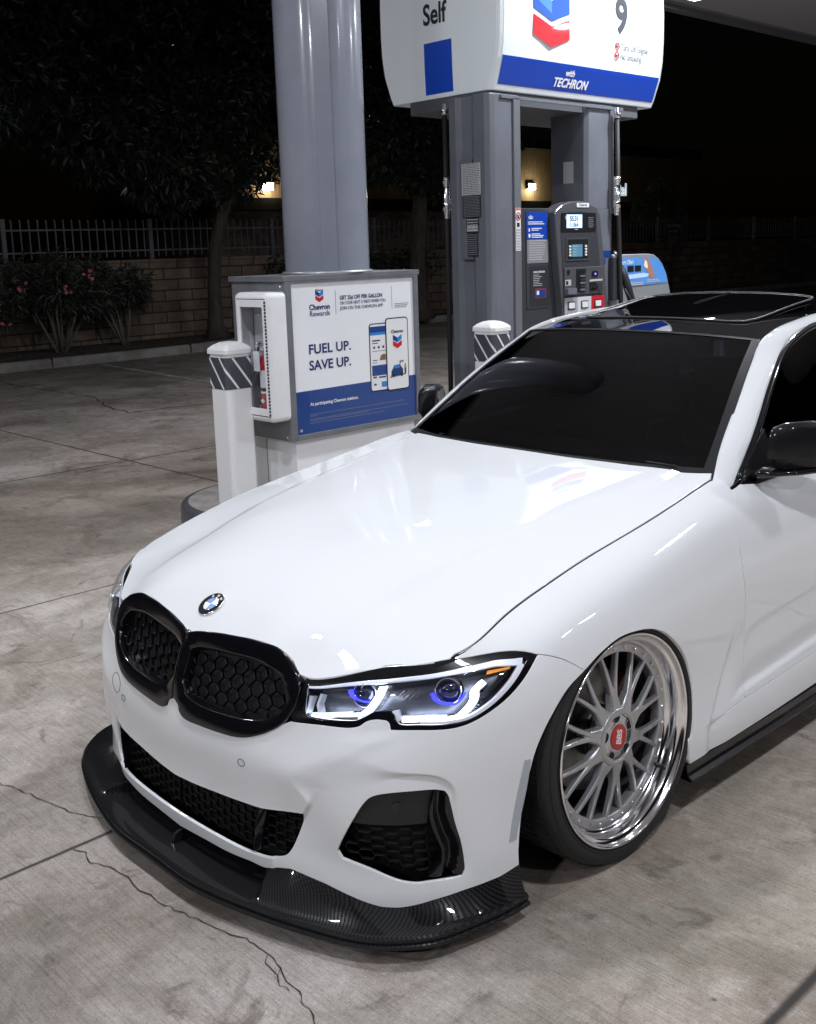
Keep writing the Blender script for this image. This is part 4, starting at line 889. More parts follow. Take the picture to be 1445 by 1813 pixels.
# rear window and boot lid (out of the photograph)
loft_mesh('rear_window',[np.array([(x_,2.87+.03*(1-abs(x_)/.48),1.350-.03*(abs(x_)/.48)**2) for x_ in np.linspace(-.48,.48,9)]),np.array([(x_*1.12,3.12,1.19) for x_ in np.linspace(-.48,.48,9)]),np.array([(x_*1.3,3.42,1.0) for x_ in np.linspace(-.48,.48,9)])],tint2,car,sides=(1,))
rl=[(x_,y_) for x_,y_ in ((.70,3.05),(.66,3.40),(.56,3.52),(.33,3.62))]
loft_mesh('boot_lid',[np.array([(x_,3.38,1.0) for x_ in np.linspace(-.66,.66,9)]),np.array([(x_,3.5,.99) for x_ in np.linspace(-.56,.56,9)]),np.array([(x_,3.64-.12*(abs(x_)/.56)**2,.978) for x_ in np.linspace(-.56,.56,9)])],paint,car,sides=(1,))
# ---------------- cabin
cab=mat('cabin_black',(.012,.012,.013),.6)
mb=MB();V=[];xs=np.linspace(-.66,.66,23)
prof=[(.66,.905),(.72,.925),(.82,.945),(.92,.950),(.98,.93),(1.0,.86),(1.0,.6)]
for y_,z_ in prof: V+=[(x_,y_+.05*(abs(x_)/.66)**2,z_+(.030*math.exp(-((x_-.37)/.16)**2)*sm(y_,.78,.92)) if y_<1 else z_) for x_ in xs]
n_=len(xs);mb.add(V,[(i*n_+k,i*n_+k+1,(i+1)*n_+k+1,(i+1)*n_+k) for i in range(len(prof)-1) for k in range(n_-1)],0,True);mb.build('dashboard',cab,car)
for x_ in (.37,-.37):
    mb=MB();mb.box((x_,1.62,.42),(.5,.52,.16));R_b=np.array(Matrix.Rotation(math.radians(-20),3,'X'));mb.box((x_,1.92,.76),(.48,.12,.62),R=R_b);mb.box((x_,2.03,1.12),(.25,.09,.17),R=R_b);mb.build('seat',cab,car,bevel=.04,seg=3)
mb=MB();cw=np.array((.37,1.13,.90));ax=np.array((0,.86,.5));ax/=np.linalg.norm(ax);e1=np.array((1.,0,0));e2=np.cross(ax,e1)
mb.tube([cw+.18*(math.cos(t)*e1+math.sin(t)*e2) for t in np.linspace(0,2*math.pi,40,endpoint=False)],.015,8,closed=True)
for a in (0,math.pi,-math.pi/2): mb.tube([cw,cw+.18*(math.cos(a)*e1+math.sin(a)*e2)],.014,6)
mb.build('steering_wheel',cab,car)
mb=MB();mb.box((0,1.22,1.265),(.21,.02,.06));mb.tube([(0,1.22,1.28),(0,1.20,1.31)],.008,6);mb.build('interior_mirror',cab,car,bevel=.008)
mb=MB();mb.box((0,.93,.965),(.17,.02,.08));mb.build('display',mat('display_glass',(.01,.01,.012),.1),car,bevel=.004)
mb=MB();mb.box((.0,1.9,.28),(1.5,2.4,.04));mb.box((0,2.9,.6),(1.4,.1,.9));mb.build('cabin_floor',void,car)
for a,b in (((.08,.640,.958),(.585,.690,.955)),((-.46,.665,.955),(.02,.640,.962))):
    mb=MB();a=np.array(a);b=np.array(b);mb.tube([a,(a+b)/2+[0,-.004,.006],b],[.006,.005,.003],6);mb.build('wiper',satin,car)
# ================= FORECOURT =================
def concrete():
    m=mat('forecourt_concrete',(.3,.3,.3),.82); P=coords(m,'Object'); sep=node(m,'ShaderNodeSeparateXYZ');Lk(m,P,sep.inputs[0])
    big=noise(m,P,.42,5,.62,.5); mid=noise(m,P,1.9,9,.70,.8); blot=noise(m,P,5.5,6,.6,1.2); fine=noise(m,P,95,6,.75);sm_=noise(m,P,9,8,.72,.5)
    mp=node(m,'ShaderNodeMapping');mp.inputs['Scale'].default_value=(.8,30,1);mp.inputs['Rotation'].default_value=(0,0,.05);Lk(m,P,mp.inputs[0]);broom=noise(m,mp.outputs[0],5.5,9,.78,.6)
    base=mix(m,ramp(m,big,[(.36,g3(0)),(.62,g3(1))]),(.285,.245,.212),(.420,.388,.372))
    base=mix(m,ramp(m,mid,[(.44,g3(0)),(.68,g3(.9))]),base,(.150,.122,.100))
    base=mix(m,ramp(m,sm_,[(.30,g3(.5)),(.50,g3(0))]),base,(.48,.45,.43))
    base=mix(m,ramp(m,sm_,[(.55,g3(0)),(.75,g3(.55))]),base,(.165,.135,.112))
    # side of the bay where cars drip and turn: greenish oil shadow, reddish dust
    gx=ramp(m,noise(m,P,1.3,4,.5),[(.45,g3(0)),(.62,g3(1))]);base=mix(m,math_(m,'MULTIPLY',gx,.42),base,(.150,.150,.118))
    base=mix(m,math_(m,'MULTIPLY',ramp(m,blot,[(.60,g3(0)),(.70,g3(1))]),.65),base,(.085,.070,.058))
    rd=ramp(m,noise(m,P,3.3,5,.6),[(.54,g3(0)),(.70,g3(1))]);base=mix(m,math_(m,'MULTIPLY',rd,.32),base,(.31,.225,.20))
    br=ramp(m,broom,[(.34,g3(.60)),(.50,g3(1.)),(.66,g3(1.16))]);base=mix(m,.85,base,br,'MULTIPLY')
    sp=ramp(m,fine,[(.30,g3(.55)),(.46,g3(1)),(.62,g3(1.04)),(.78,g3(1.4))]);base=mix(m,1.,base,sp,'MULTIPLY')
    grit=noise(m,P,230,3,.8);base=mix(m,1.,base,ramp(m,grit,[(.33,g3(.60)),(.45,g3(.97)),(.58,g3(1.06)),(.70,g3(1.40))]),'MULTIPLY')
    cl=noise(m,P,22,8,.8,.3);base=mix(m,1.,base,ramp(m,cl,[(.30,g3(.80)),(.5,g3(1.)),(.7,g3(1.13))]),'MULTIPLY')
    vor=node(m,'ShaderNodeTexVoronoi');vor.inputs['Scale'].default_value=6;Lk(m,P,vor.inputs['Vector']);spot=ramp(m,vor.outputs['Distance'],[(.045,g3(1)),(.07,g3(0))]);spot=math_(m,'MULTIPLY',spot,ramp(m,noise(m,P,1.9,2,.5),[(.5,g3(0)),(.6,g3(.8))]));base=mix(m,spot,base,(.045,.035,.028))
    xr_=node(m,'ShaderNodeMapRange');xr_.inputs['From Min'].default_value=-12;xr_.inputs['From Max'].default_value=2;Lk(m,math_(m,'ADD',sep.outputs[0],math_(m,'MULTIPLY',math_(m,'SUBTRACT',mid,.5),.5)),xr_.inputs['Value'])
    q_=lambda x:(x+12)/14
    lane=ramp(m,xr_.outputs[0],[(0,g3(.72)),(q_(-8.5),g3(.80)),(q_(-5.75),g3(1.22)),(q_(-5.35),(.80,.76,.72)),(q_(-4.3),(.66,.61,.56)),(q_(-3.2),(.88,.85,.82)),(q_(-2.2),g3(1.16)),(q_(-.6),g3(.96)),(q_(.3),(.80,.79,.77)),(q_(.95),g3(1.12)),(q_(1.4),g3(1.32))]);base=mix(m,1.,base,lane,'MULTIPLY')  # slab stains across x, plus the car's shadow edge painted at the near end
    # tooled joints between slabs
    def line(axis,c,w): 
        wob=math_(m,'MULTIPLY',math_(m,'SUBTRACT',noise(m,P,14,3,.6),.5),.006);d=math_(m,'ABSOLUTE',math_(m,'SUBTRACT',math_(m,'ADD',sep.outputs[axis],wob),c));return ramp(m,d,[(w*.35,g3(1)),(w,g3(0))])
    tot=None
    for ax,c_,w_ in ((0,1.475,.019),(0,-.302,.010),(0,-2.515,.009),(0,-5.55,.016),(0,-9.3,.010),(1,2.1,.014),(1,6.3,.01),(1,10.5,.01),(1,-3.6,.01),(0,4.6,.01)):
        l_=line(ax,c_,w_);tot=l_ if tot is None else math_(m,'MAXIMUM',tot,l_)
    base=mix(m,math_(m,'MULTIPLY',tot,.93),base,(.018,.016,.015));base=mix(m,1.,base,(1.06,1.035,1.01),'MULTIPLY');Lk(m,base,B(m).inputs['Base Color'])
    # edges of the widest joint are worn pale/dark
    r=ramp(m,mid,[(.35,g3(.86)),(.75,g3(.55))]);Lk(m,r,B(m).inputs['Roughness'])
    h=math_(m,'SUBTRACT',math_(m,'ADD',math_(m,'MULTIPLY',fine,.25),math_(m,'MULTIPLY',broom,.8)),math_(m,'MULTIPLY',tot,3.));bump(m,h,.35,.004)
    return m
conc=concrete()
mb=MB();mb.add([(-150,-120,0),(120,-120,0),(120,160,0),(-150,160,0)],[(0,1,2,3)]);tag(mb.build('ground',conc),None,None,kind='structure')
def jag(P_,amp,step=.02):
    out=[np.array(P_[0],float)]
    for a,b in zip(P_[:-1],P_[1:]):
        a=np.array(a,float);b=np.array(b,float);n=max(2,int(np.linalg.norm(b-a)/step));t=(b-a)/np.linalg.norm(b-a);s=np.array((-t[1],t[0]))
        for i in range(1,n+1): out.append(a+(b-a)*i/n+s*rng.normal(0,amp)*(i<n))
    return np.array(out)
crackm=mat('crack_shadow',(.030,.025,.022),.9)
CR=MB()
def crack(P_,w,amp=.004,step=.018):
    L=jag(P_,amp,step);T=np.gradient(L,axis=0);T/=np.linalg.norm(T,axis=1)[:,None];Nn=np.c_[-T[:,1],T[:,0]];ww=(w*(.45+.8*rng.random(len(L))))[:,None];a=L+Nn*ww/2;b=L-Nn*ww/2;n=len(L)
    CR.add([(x,y,.003) for x,y in a]+[(x,y,.003) for x,y in b],[(i,n+i,n+i+1,i+1) for i in range(n-1)])
crack([(-1.6,-1.22),(-1.1,-1.08),(-.84,-1.03),(-.77,-1.01),(-.66,-.99),(-.57,-.97),(-.50,-.96),(-.40,-.91),(-.32,-.90)],.0034)
crack([(-.29,-1.05),(-.25,-1.03),(-.19,-1.05),(-.13,-1.02),(-.05,-1.01),(.01,-1.02),(.07,-1.01),(.14,-1.01),(.21,-.99),(.27,-.98),(.32,-.97),(.37,-.96),(.41,-.94),(.44,-.94),(.48,-.94),(.52,-.94),(.56,-.95),(.61,-.97),(.66,-.97),(.69,-.99),(.72,-.99),(.76,-1.01),(.9,-1.06),(1.1,-1.09)],.0036)
crack([(.50,-.945),(.52,-.965),(.55,-.968),(.60,-.985)],.002);crack([(.56,-.95),(.58,-.975),(.61,-.99),(.64,-.985)],.002)
crack([(-13.1,4.1),(-11.99,3.93),(-10.84,3.90),(-9.69,3.96),(-8.6,3.6),(-8.05,3.51),(-7.91,4.38),(-7.6,5.5)],.018,.03,.15)
tag(CR.build('pavement_cracks',crackm),None,None,kind='structure')
mb=MB();mb.add([(-13.25,5.93,.004),(-7.2,5.32,.004),(-7.2,5.42,.004),(-13.25,6.05,.004)],[(0,1,2,3)]);
mb.add([(-8.8,9.2,.004),(-4.6,9.0,.004),(-4.6,9.1,.004),(-8.8,9.31,.004)],[(0,1,2,3)])
lm=mat('worn_line_paint',(.42,.41,.40),.7);grime(lm,(.45,.44,.43),(.20,.19,.18),6,.4,.6);tag(mb.build('parking_line',lm),None,None,kind='structure')
# ---------------- pump island
islm=mat('island_concrete',(.34,.32,.31),.8);grime(islm,(.36,.335,.32),(.19,.165,.155),9,.4,.7)
curbp=mat('kerb_paint_dark',(.050,.052,.060),.45,0,.3);grime(curbp,(.085,.086,.095),(.12,.11,.11),8,.5,.75)
cx,hw=-2.985,.615;pl=[(cx+hw*math.cos(a),1.73+hw*math.sin(a)) for a in np.linspace(math.pi,2*math.pi,40)]+[(cx+hw*math.cos(a),9.4+hw*math.sin(a)) for a in np.linspace(0,math.pi,30)]
tag(thing('pump_island','raised concrete pump island with a dark painted rounded kerb','island',(0,0,0)),None,None);isl=bpy.data.objects['pump_island']
def inset(p,d):
    p=np.array(p);T=np.roll(p,-1,0)-np.roll(p,1,0);T/=np.linalg.norm(T,axis=1)[:,None];return p+np.c_[-T[:,1],T[:,0]]*d
rows=[(0,0),(0,.10),(.004,.125),(.014,.142),(.03,.149),(.05,.151)];V=[];n=len(pl)
for d,z in rows: V+=[(x,y,z) for x,y in inset(pl,d)]
mb=MB();mb.add(V,[(i*n+k,i*n+(k+1)%n,(i+1)*n+(k+1)%n,(i+1)*n+k) for i in range(len(rows)-1) for k in range(n)],0,True);mb.build('painted_kerb',curbp,isl)
mb=MB();q=inset(pl,.05);mb.prism([tuple(a) for a in q],.02,.150);mb.build('island_top',islm,isl)
# ---------------- bollards
whp=mat('bollard_plastic',(.86,.86,.87),.42,0,.15);grime(whp,(.87,.87,.88),(.74,.73,.72),6,.58,.85)
bandg=mat('bollard_band_grey',(.062,.068,.085),.4,0,.3)
def bollard(x,y,label):
    t=thing('bollard',label,'bollard',(x,y,.15),'bollards on the pump island');h=.095
    def oct_(s,c=.02): return [(-s+c,-s),(s-c,-s),(s,-s+c),(s,s-c),(s-c,s),(-s+c,s),(-s,s-c),(-s,-s+c)]
    mb=MB();mb.prism(oct_(h),0,.945);mb.build('sleeve',whp,t,bevel=.006)
    mb=MB();rows=[(h+.010,.935),(h+.010,.960),(h+.007,.966),(h-.012,.984),(h*.55,1.000),(.02,1.006)];V=[]
    for s,z in rows: V+=[(a,b,z) for a,b in oct_(s,min(.02,s*.25))]
    mb.add(V,[(i*8+k,i*8+(k+1)%8,(i+1)*8+(k+1)%8,(i+1)*8+k) for i in range(5) for k in range(8)]+[tuple(range(7,-1,-1)),tuple(40+k for k in range(8))]);mb.build('cap',whp,t,bevel=.002)
    mb=MB();mb.prism(oct_(h+.0025),.725,.915);bd=mb.build('reflective_band',bandg,t)
    # white diagonals wrapped round the sleeve
    o=oct_(h+.0035);seg=[];d=0
    for i in range(8): a=np.array(o[i]);b=np.array(o[(i+1)%8]);L=np.linalg.norm(b-a);seg.append((d,L,a,b));d+=L
    per=d;mb=MB();slope=.92
    for s0 in np.arange(0,per,per/7):
        for (d0,L,a,b) in seg:
            for wrap in (-per,0,per):
                # stripe centre line: distance along = s0 + (z-.725)/-slope...
                f=lambda z:s0+(.915-z)/1.35+wrap
                zs=np.linspace(.727,.913,12);pts=[]
                for z0,z1 in zip(zs[:-1],zs[1:]):
                    q=[]
                    for z,e in ((z0,-.0085),(z0,.0085),(z1,.0085),(z1,-.0085)):
                        q.append((min(max(f(z)+e-d0,0),L),z))
                    if abs(q[0][0]-q[1][0])<1e-4 and abs(q[2][0]-q[3][0])<1e-4: continue
                    t_=(b-a)/L;mb.add([(*(a+t_*s),z) for s,z in q],[(0,1,2,3)])
    mb.build('white_stripes',whp,bd);return t
bollard(-2.98,1.425,'white square bollard with grey striped band at the rounded tip of the island')
bollard(-2.62,3.39,'white square bollard with grey striped band standing against the fuel dispenser')
# ---------------- canopy column and its cabinet
colm=mat('column_enamel',(.27,.285,.34),.22,0,.7,.08);grime(colm,(.28,.295,.35),(.22,.235,.29),2,.4,.8)
cp=thing('canopy_column','tall glossy blue-grey round canopy column rising behind the rewards poster cabinet','column',(-2.97,2.21,1.535))
mb=MB();mb.lathe([(.272,0),(.272,3.46)],72);mb.build('shaft',colm,cp)
a0=math.radians(-36);mb=MB()
for (aa,wd,th) in ((a0,.062,.012),):
    c_=np.array((math.cos(aa),math.sin(aa)))*.2735;mb.box((c_[0],c_[1],1.73),(.014,wd*1.6,3.46),rz=aa)
mb.build('seam_cover',colm,cp,bevel=.003)
mb=MB();mb.lathe([(.290,0),(.290,.012),(.272,.014)],60);mb.build('base_ring',mat('galvanised',(.42,.43,.45),.4,.6),cp)
frm=mat('cabinet_grey',(.20,.21,.23),.42,.3,.2);grime(frm,(.21,.22,.24),(.15,.155,.17),5,.4,.7)
white_b=mat('white_enamel',(.74,.745,.77),.35,0,.3);grime(white_b,(.86,.865,.88),(.70,.70,.705),3,.5,.85)
pf=thing('poster_cabinet','grey metal cabinet round the column foot with a white and blue rewards poster','cabinet',(0,0,0))
X0,X1,Y0,Y1=-2.70,-3.235,1.640,2.745
mb=MB();mb.bb((X1,Y0+.002,.535),(X0-.012,Y1,1.50));mb.build('housing',frm,pf,bevel=.004)
mb=MB();mb.bb((X1-.012,Y0-.012,1.50),(X0+.012,Y1+.012,1.533))
for y_ in (1.72,2.0,2.35,2.66): mb.lathe([(.006,0),(.006,.006),(.001,.008)],8,c=(X0-.03,y_,1.533))
mb.build('lid',frm,pf,bevel=.003)
mb=MB()
for (y0,y1,z0,z1) in ((Y0,1.690,.535,1.50),(2.708,Y1,.535,1.50),(1.690,2.708,.535,.568),(1.690,2.708,1.487,1.50)): mb.bb((X0-.014,y0,z0),(X0+.010,y1,z1))
mb.build('poster_frame',frm,pf,bevel=.002)
mb=MB();mb.bb((X1+.02,Y0+.06,.15),(X0-.03,Y1-.03,.536));mb.build('base',white_b,pf,bevel=.004)
mb=MB();mb.bb((X1+.2,Y0+.0585,.15),(X1+.203,Y0+.0595,.53));mb.build('base_seam',satin,pf)
for x_,z_ in ((X0-.03,1.47),(X1+.03,1.47),(X0-.03,.56),(X0-.03,1.0)): mb=MB();mb.lathe([(.0001,-.006),(.006,-.005),(.007,0)],8,'y',c=(x_,Y0,z_));mb.build('screw',polish,pf)
pw=mat('poster_white',(.86,.87,.90),.28,0,.5);pb=mat('poster_blue',(.012,.055,.24),.28,0,.5);navy=mat('print_navy',(.010,.028,.13),.4);grey_t=mat('print_grey',(.22,.23,.26),.5);lb=mat('print_light_blue',(.03,.22,.62),.4);prd=mat('print_red',(.55,.012,.03),.4);black_t=mat('print_black',(.012,.012,.016),.35)
R_Y=(0,1,0);U_Z=(0,0,1)
mb=MB();mb.bb((X0-.02,1.690,.568),(X0-.002,2.708,1.487));po=mb.build('poster',pw,pf)
def pfl(name,poly,m,d=.0005,lift=0.0,x=X0-.002,par=po): return flat(name,poly,m,par,(x+.0002+lift,0,0),R_Y,U_Z,d)
def pt(s,y,z,size,m,align='LEFT',bold=0.,lift=.0,sx=1.,sp=1.,par=po,x=X0-.002): return text('lettering',s,size,m,par,(x+.0014+lift,y,z),R_Y,U_Z,.0003,align,bold,0,sx,sp)
pfl('blue_field',[(1.690,.568),(2.708,.568),(2.708,.840),(1.690,.832)],pb)
def hallmark(y,z,w,par=po,x=X0-.002,lift=.0006,mats=(lb,pb,prd)):
    """two-tone chevron emblem, blue over red; y,z the lower tip"""
    h=w/2;k=w*.26;t=w*.40;g_=w*.10
    P2=lambda pts:[(y+a,z+b) for a,b in pts]
    flat('emblem_red',P2([(-h,k),(0,0),(h,k),(h,k+t),(0,t),(-h,k+t)]),mats[2],par,(x+lift,0,0),R_Y,U_Z,.0003)
    o=t+g_
    flat('emblem_blue_left',P2([(-h,o+k),(0,o),(0,o+t),(-h,o+k+t)]),mats[1],par,(x+lift,0,0),R_Y,U_Z,.0003)
    flat('emblem_blue_right',P2([(0,o),(h,o+k),(h,o+k+t),(0,o+t)]),mats[0],par,(x+lift,0,0),R_Y,U_Z,.0003)
hallmark(1.913,1.366,.062);pt('Chevron',1.913,1.4335,.017,navy,'CENTER',.02)
pt('Chevron',1.911,1.322,.046,navy,'CENTER',.025);pt('Rewards',1.911,1.283,.046,navy,'CENTER')
pfl('rule',rect(2.039,1.288,2.0415,1.432),grey_t);pfl('rule',rect(2.5145,1.292,2.5165,1.436),grey_t)
pt('GET 25¢ OFF PER GALLON',2.074,1.372,.0345,navy,'LEFT',.02,sx=.885);pt('ON YOUR NEXT 5 VISITS WHEN YOU',2.074,1.341,.0285,navy,'LEFT',0,sx=.80);pt('JOIN ON THE CHEVRON APP',2.074,1.309,.0285,navy,'LEFT',0,sx=.97)
for k in range(3): pfl('small_print',rect(2.54,1.318-k*.011,2.665-.01*k,1.322-k*.011),grey_t)
pt('FUEL UP.',1.808,1.056,.082,navy,'LEFT',.022,sx=1.05,sp=1.03);pt('SAVE UP.',1.808,.957,.082,navy,'LEFT',.022,sx=1.05,sp=1.0)
pfl('phone_body',rrect(2.306,.765,2.50,1.205,.022),black_t);pfl('phone_screen',rrect(2.313,.772,2.49,1.198,.017),whitem,.0003,.0012);pfl('phone_header',rect(2.313,1.13,2.447,1.185),lb,.0003,.0022);pfl('phone_header_blue',rect(2.313,1.148,2.447,1.185),pb,.0003,.003)
pfl('phone_card',rect(2.322,.868,2.447,.935),pb,.0003,.0022)
for k,(a,b,c_,d_) in enumerate(((2.33,1.09,2.40,1.098),(2.33,1.075,2.38,1.08),(2.33,1.025,2.445,1.028),(2.33,.965,2.37,.97),(2.33,.95,2.365,.953),(2.33,.852,2.36,.862),(2.38,.85,2.44,.86))): pfl('phone_text',rect(a,b,c_,d_),navy,.0002,.0022)
for y_ in (2.345,2.385,2.425): pfl('phone_dot',[(y_+.009*math.cos(t),1.05+.009*math.sin(t)) for t in np.linspace(0,6.28,12,endpoint=False)],navy,.0002,.0022)
pfl('phone_pump_picture',[(2.39,.965),(2.445,.965),(2.445,1.0),(2.425,1.005),(2.40,.995)],mat('photo_tan',(.20,.13,.06),.5),.0002,.0022);pfl('phone_button',rrect(2.40,.79,2.445,.825,.006),lb,.0002,.0022);pfl('phone_dial',[(2.345+.013*math.cos(t),.805+.013*math.sin(t)) for t in np.linspace(0,3.14,10)],navy,.0002,.0022)
pfl('phone_body',rrect(2.447,.757,2.648,1.232,.024),black_t,.0008,.003);pfl('phone_screen',rrect(2.4545,.7645,2.6405,1.2245,.019),whitem,.0004,.005)
pt('Chevron',2.548,1.132,.030,navy,'CENTER',.02,.006);hallmark(2.548,1.030,.078,lift=.007)
# little blue pick-up and attendant on the phone picture
vb=mat('photo_blue',(.01,.045,.16),.4)
pfl('picture_shadow',[(2.468,.840),(2.61,.852),(2.61,.862),(2.49,.866)],grey_t,.0002,.0062)
pfl('picture_car',[(2.485,.856),(2.487,.885),(2.498,.898),(2.512,.920),(2.565,.924),(2.580,.902),(2.592,.892),(2.592,.862),(2.57,.852),(2.50,.848)],vb,.0002,.0064)
pfl('picture_glass',[(2.506,.900),(2.516,.916),(2.558,.919),(2.566,.902)],lb,.0002,.0070)
for y_ in (2.505,2.578): pfl('picture_wheel',[(y_+.011*math.cos(t),.856+.013*math.sin(t)) for t in np.linspace(0,6.28,12,endpoint=False)],black_t,.0002,.0070)
pfl('picture_pump',[(2.562,.925),(2.562,.948),(2.600,.950),(2.600,.938),(2.572,.936),(2.572,.925)],grey_t,.0002,.0064);pfl('picture_attendant',[(2.606,.855),(2.605,.90),(2.609,.925),(2.617,.925),(2.621,.90),(2.619,.855)],mat('photo_dark',(.05,.04,.03),.5),.0002,.0064);pfl('picture_shirt',[(2.604,.895),(2.608,.918),(2.618,.918),(2.622,.895)],mat('photo_yellow',(.35,.25,.05),.5),.0002,.0070)
pt('At participating Chevron stations.',1.802,.738,.0285,whitem,'LEFT',.02,sx=1.01)
for k in range(5):
    pfl('small_print',rect(1.797,[.681,.672,.652,.643,.628][k],[2.60,1.86,2.63,2.28,2.42][k],[.684,.675,.655,.646,.631][k]),grey_t,.0002,.0006)
pfl('printer_mark',[(1.715,.585),(1.735,.585),(1.735,.597),(1.725,.606),(1.715,.597)],whitem,.0002,.0006)
# ---------------- extinguisher cabinet (hangs on the end of the big cabinet)
ec=thing('extinguisher_cabinet','white fire extinguisher cabinet with a long glazed door, hung on the poster cabinet end','cabinet',(0,0,0))
ex0,ex1,ez0,ez1=-3.022,-2.683,.668,1.442;yf=1.50
mb=MB()
def ringbox(x0,x1,z0,z1,ix0,ix1,iz0,iz1,ya,yb):
    for (a,b,c_,d_) in ((x0,ix0,z0,z1),(ix1,x1,z0,z1),(ix0,ix1,z0,iz0),(ix0,ix1,iz1,z1)): mb.bb((a,ya,c_),(b,yb,d_))
V=[];Rr=[(0,1.638),(0,yf+.030),(.010,yf+.008),(.028,yf)]
out=rrect(ex0,ez0,ex1,ez1,.035,6);n=len(out)
for d_,y_ in Rr:
    q=rrect(ex0+d_,ez0+d_,ex1-d_,ez1-d_,.035-d_*.6,6);V+=[(a,y_,b) for a,b in q]
inn=[(ex0+.05,ez0+.05),(ex1-.05-.0,ez0+.05),(ex1-.05,ez1-.05),(ex0+.05,ez1-.05)]
mb.add(V,[(i*n+k,i*n+(k+1)%n,(i+1)*n+(k+1)%n,(i+1)*n+k) for i in range(3) for k in range(n)],0,True)
ringbox(ex0+.028,ex1-.028,ez0+.028,ez1-.028,ex0+.055,ex1-.04,ez0+.06,ez1-.06,yf,yf+.02);mb.build('cabinet_box',white_b,ec)
mb=MB();ringbox(ex0+.036,ex1-.022,ez0+.042,ez1-.042,ex0+.068,ex1-.046,ez0+.085,ez1-.085,yf-.006,yf+.006);mb.build('door_frame',white_b,ec,bevel=.003)
mb=MB();mb.bb((ex0+.034,yf-.001,ez0+.036),(ex1-.02,yf+.001,ez0+.040));mb.bb((ex0+.034,yf-.001,ez1-.040),(ex1-.02,yf+.001,ez1-.036))
for k in range(34): mb.bb((ex1-.0205,yf-.009,ez0+.045+k*.0202),(ex1-.0165,yf+.001,ez0+.045+k*.0202+.012))
mb.build('hinge',black_t,ec)
mb=MB();mb.add([(ex0+.06,yf+.002,ez0+.075),(ex1-.043,yf+.002,ez0+.075),(ex1-.043,yf+.002,ez1-.075),(ex0+.06,yf+.002,ez1-.075)],[(0,1,2,3)]);mb.build('glass',clear,ec)
mb=MB();mb.bb((ex0+.03,1.625,ez0+.03),(ex1-.03,1.636,ez1-.03));mb.build('back',mat('cabinet_inside',(.62,.62,.64),.5),ec)
mb=MB();mb.tube([(ex0+.048,yf-.004,1.06),(ex0+.048,yf-.022,1.06),(ex0+.048,yf-.022,1.00),(ex0+.048,yf-.022,.94),(ex0+.048,yf-.004,.94)],.006,8);mb.build('handle',black_t,ec)
ext=thing('fire_extinguisher','red fire extinguisher with white instruction label inside the glazed cabinet','extinguisher',(-2.800,1.570,.725))
mb=MB();mb.lathe([(.0001,0),(.045,.0),(.050,.008),(.050,.30),(.044,.335),(.022,.352),(.018,.37)],32);mb.build('cylinder',mat('extinguisher_red',(.50,.012,.02),.25,0,.8),ext)
mb=MB();mb.lathe([(.0512,.115),(.0512,.255)],32);mb.build('label',whitem,ext)
mb=MB();mb.lathe([(.0514,.128),(.0514,.150)],32);mb.build('label_band',black_t,ext)
flat('badge',[(-.022,.07),(0,.054),(.022,.07),(0,.086)],whitem,ext,(.0,-.0512,0),(1,0,0),(0,0,1),.0006)
mb=MB();mb.box((0,0,.385),(.035,.035,.035));mb.box((.01,-.03,.405),(.018,.11,.012));mb.box((.01,-.03,.425),(.018,.10,.010));mb.lathe([(.0001,-.012),(.014,-.012),(.014,0)],14,'y',c=(-.0,-.03,.375));mb.build('valve',polish,ext,bevel=.002)
mb=MB();mb.tube([(-.01,-.01,.40),(-.045,-.02,.42),(-.066,-.02,.36),(-.068,-.02,.22),(-.066,-.018,.12),(-.062,-.018,.08)],.008,8);mb.tube([(-.062,-.018,.10),(-.060,-.018,.04)],[.009,.014],10);mb.build('hose',rubber,ext)
flat('inspection_tag',rrect(-.03,-.06,.03,.06,.006),whitem,ext,(-.02,-.066,.31),(1,0,0),(0,0,1),.0006)
mb=MB();mb.bb((-.055,-.055,-.012),(.055,.06,0));mb.box((0,.058,.2),(.06,.008,.4));mb.build('bracket',satin,ext)
# ---------------- fuel dispenser
dgrey=mat('dispenser_grey',(.16,.17,.20),.38,.1,.3,.1);grime(dgrey,(.170,.180,.212),(.125,.132,.155),2.5,.4,.78)
dlight=mat('dispenser_light_grey',(.20,.21,.235),.34,.3,.3);ddark=mat('kiosk_charcoal',(.040,.042,.050),.45,0,.15)
fd=thing('fuel_dispenser','tall grey fuel dispenser with two uprights, payment kiosk and number 9 header','fuel dispenser',(0,0,0))
DX=-2.75
def rr3(x0,x1,y0,y1,c): return [(x0+c,y0),(x1-c,y0),(x1,y0+c),(x1,y1-c),(x1-c,y1),(x0+c,y1),(x0,y1-c),(x0,y0+c)]
mb=MB();mb.prism([(-3.185,3.60),(-3.150,3.555),(-3.075,3.545),(-3.045,3.575),(-2.945,3.580),(-2.91,3.55),(-2.80,3.545),(-2.762,3.560),(-2.750,3.60),(-2.750,3.858),(-2.80,3.89),(-3.185,3.89)],.15,2.72);mb.build('upright',dgrey,fd,bevel=.006)
mb=MB();mb.bb((-2.752,3.790,.15),(-2.735,3.862,2.70));mb.build('edge_strip',dlight,fd,bevel=.004)
mb=MB();mb.prism([(-3.13,4.70),(-2.90,4.675),(-2.79,4.675),(-2.755,4.70),(-2.755,5.0),(-3.13,5.0)],.15,2.72);mb.build('upright',dgrey,fd,bevel=.006)
mb=MB();mb.bb((-2.757,4.955,1.9),(-2.738,5.0,2.70));mb.build('edge_strip',dlight,fd,bevel=.004)
mb=MB();mb.prism(rr3(-3.62,-2.80,3.60,5.44,.03),2.655,2.765);mb.build('header_base',mat('under_header_grey',(.10,.105,.12),.5),fd,bevel=.004)
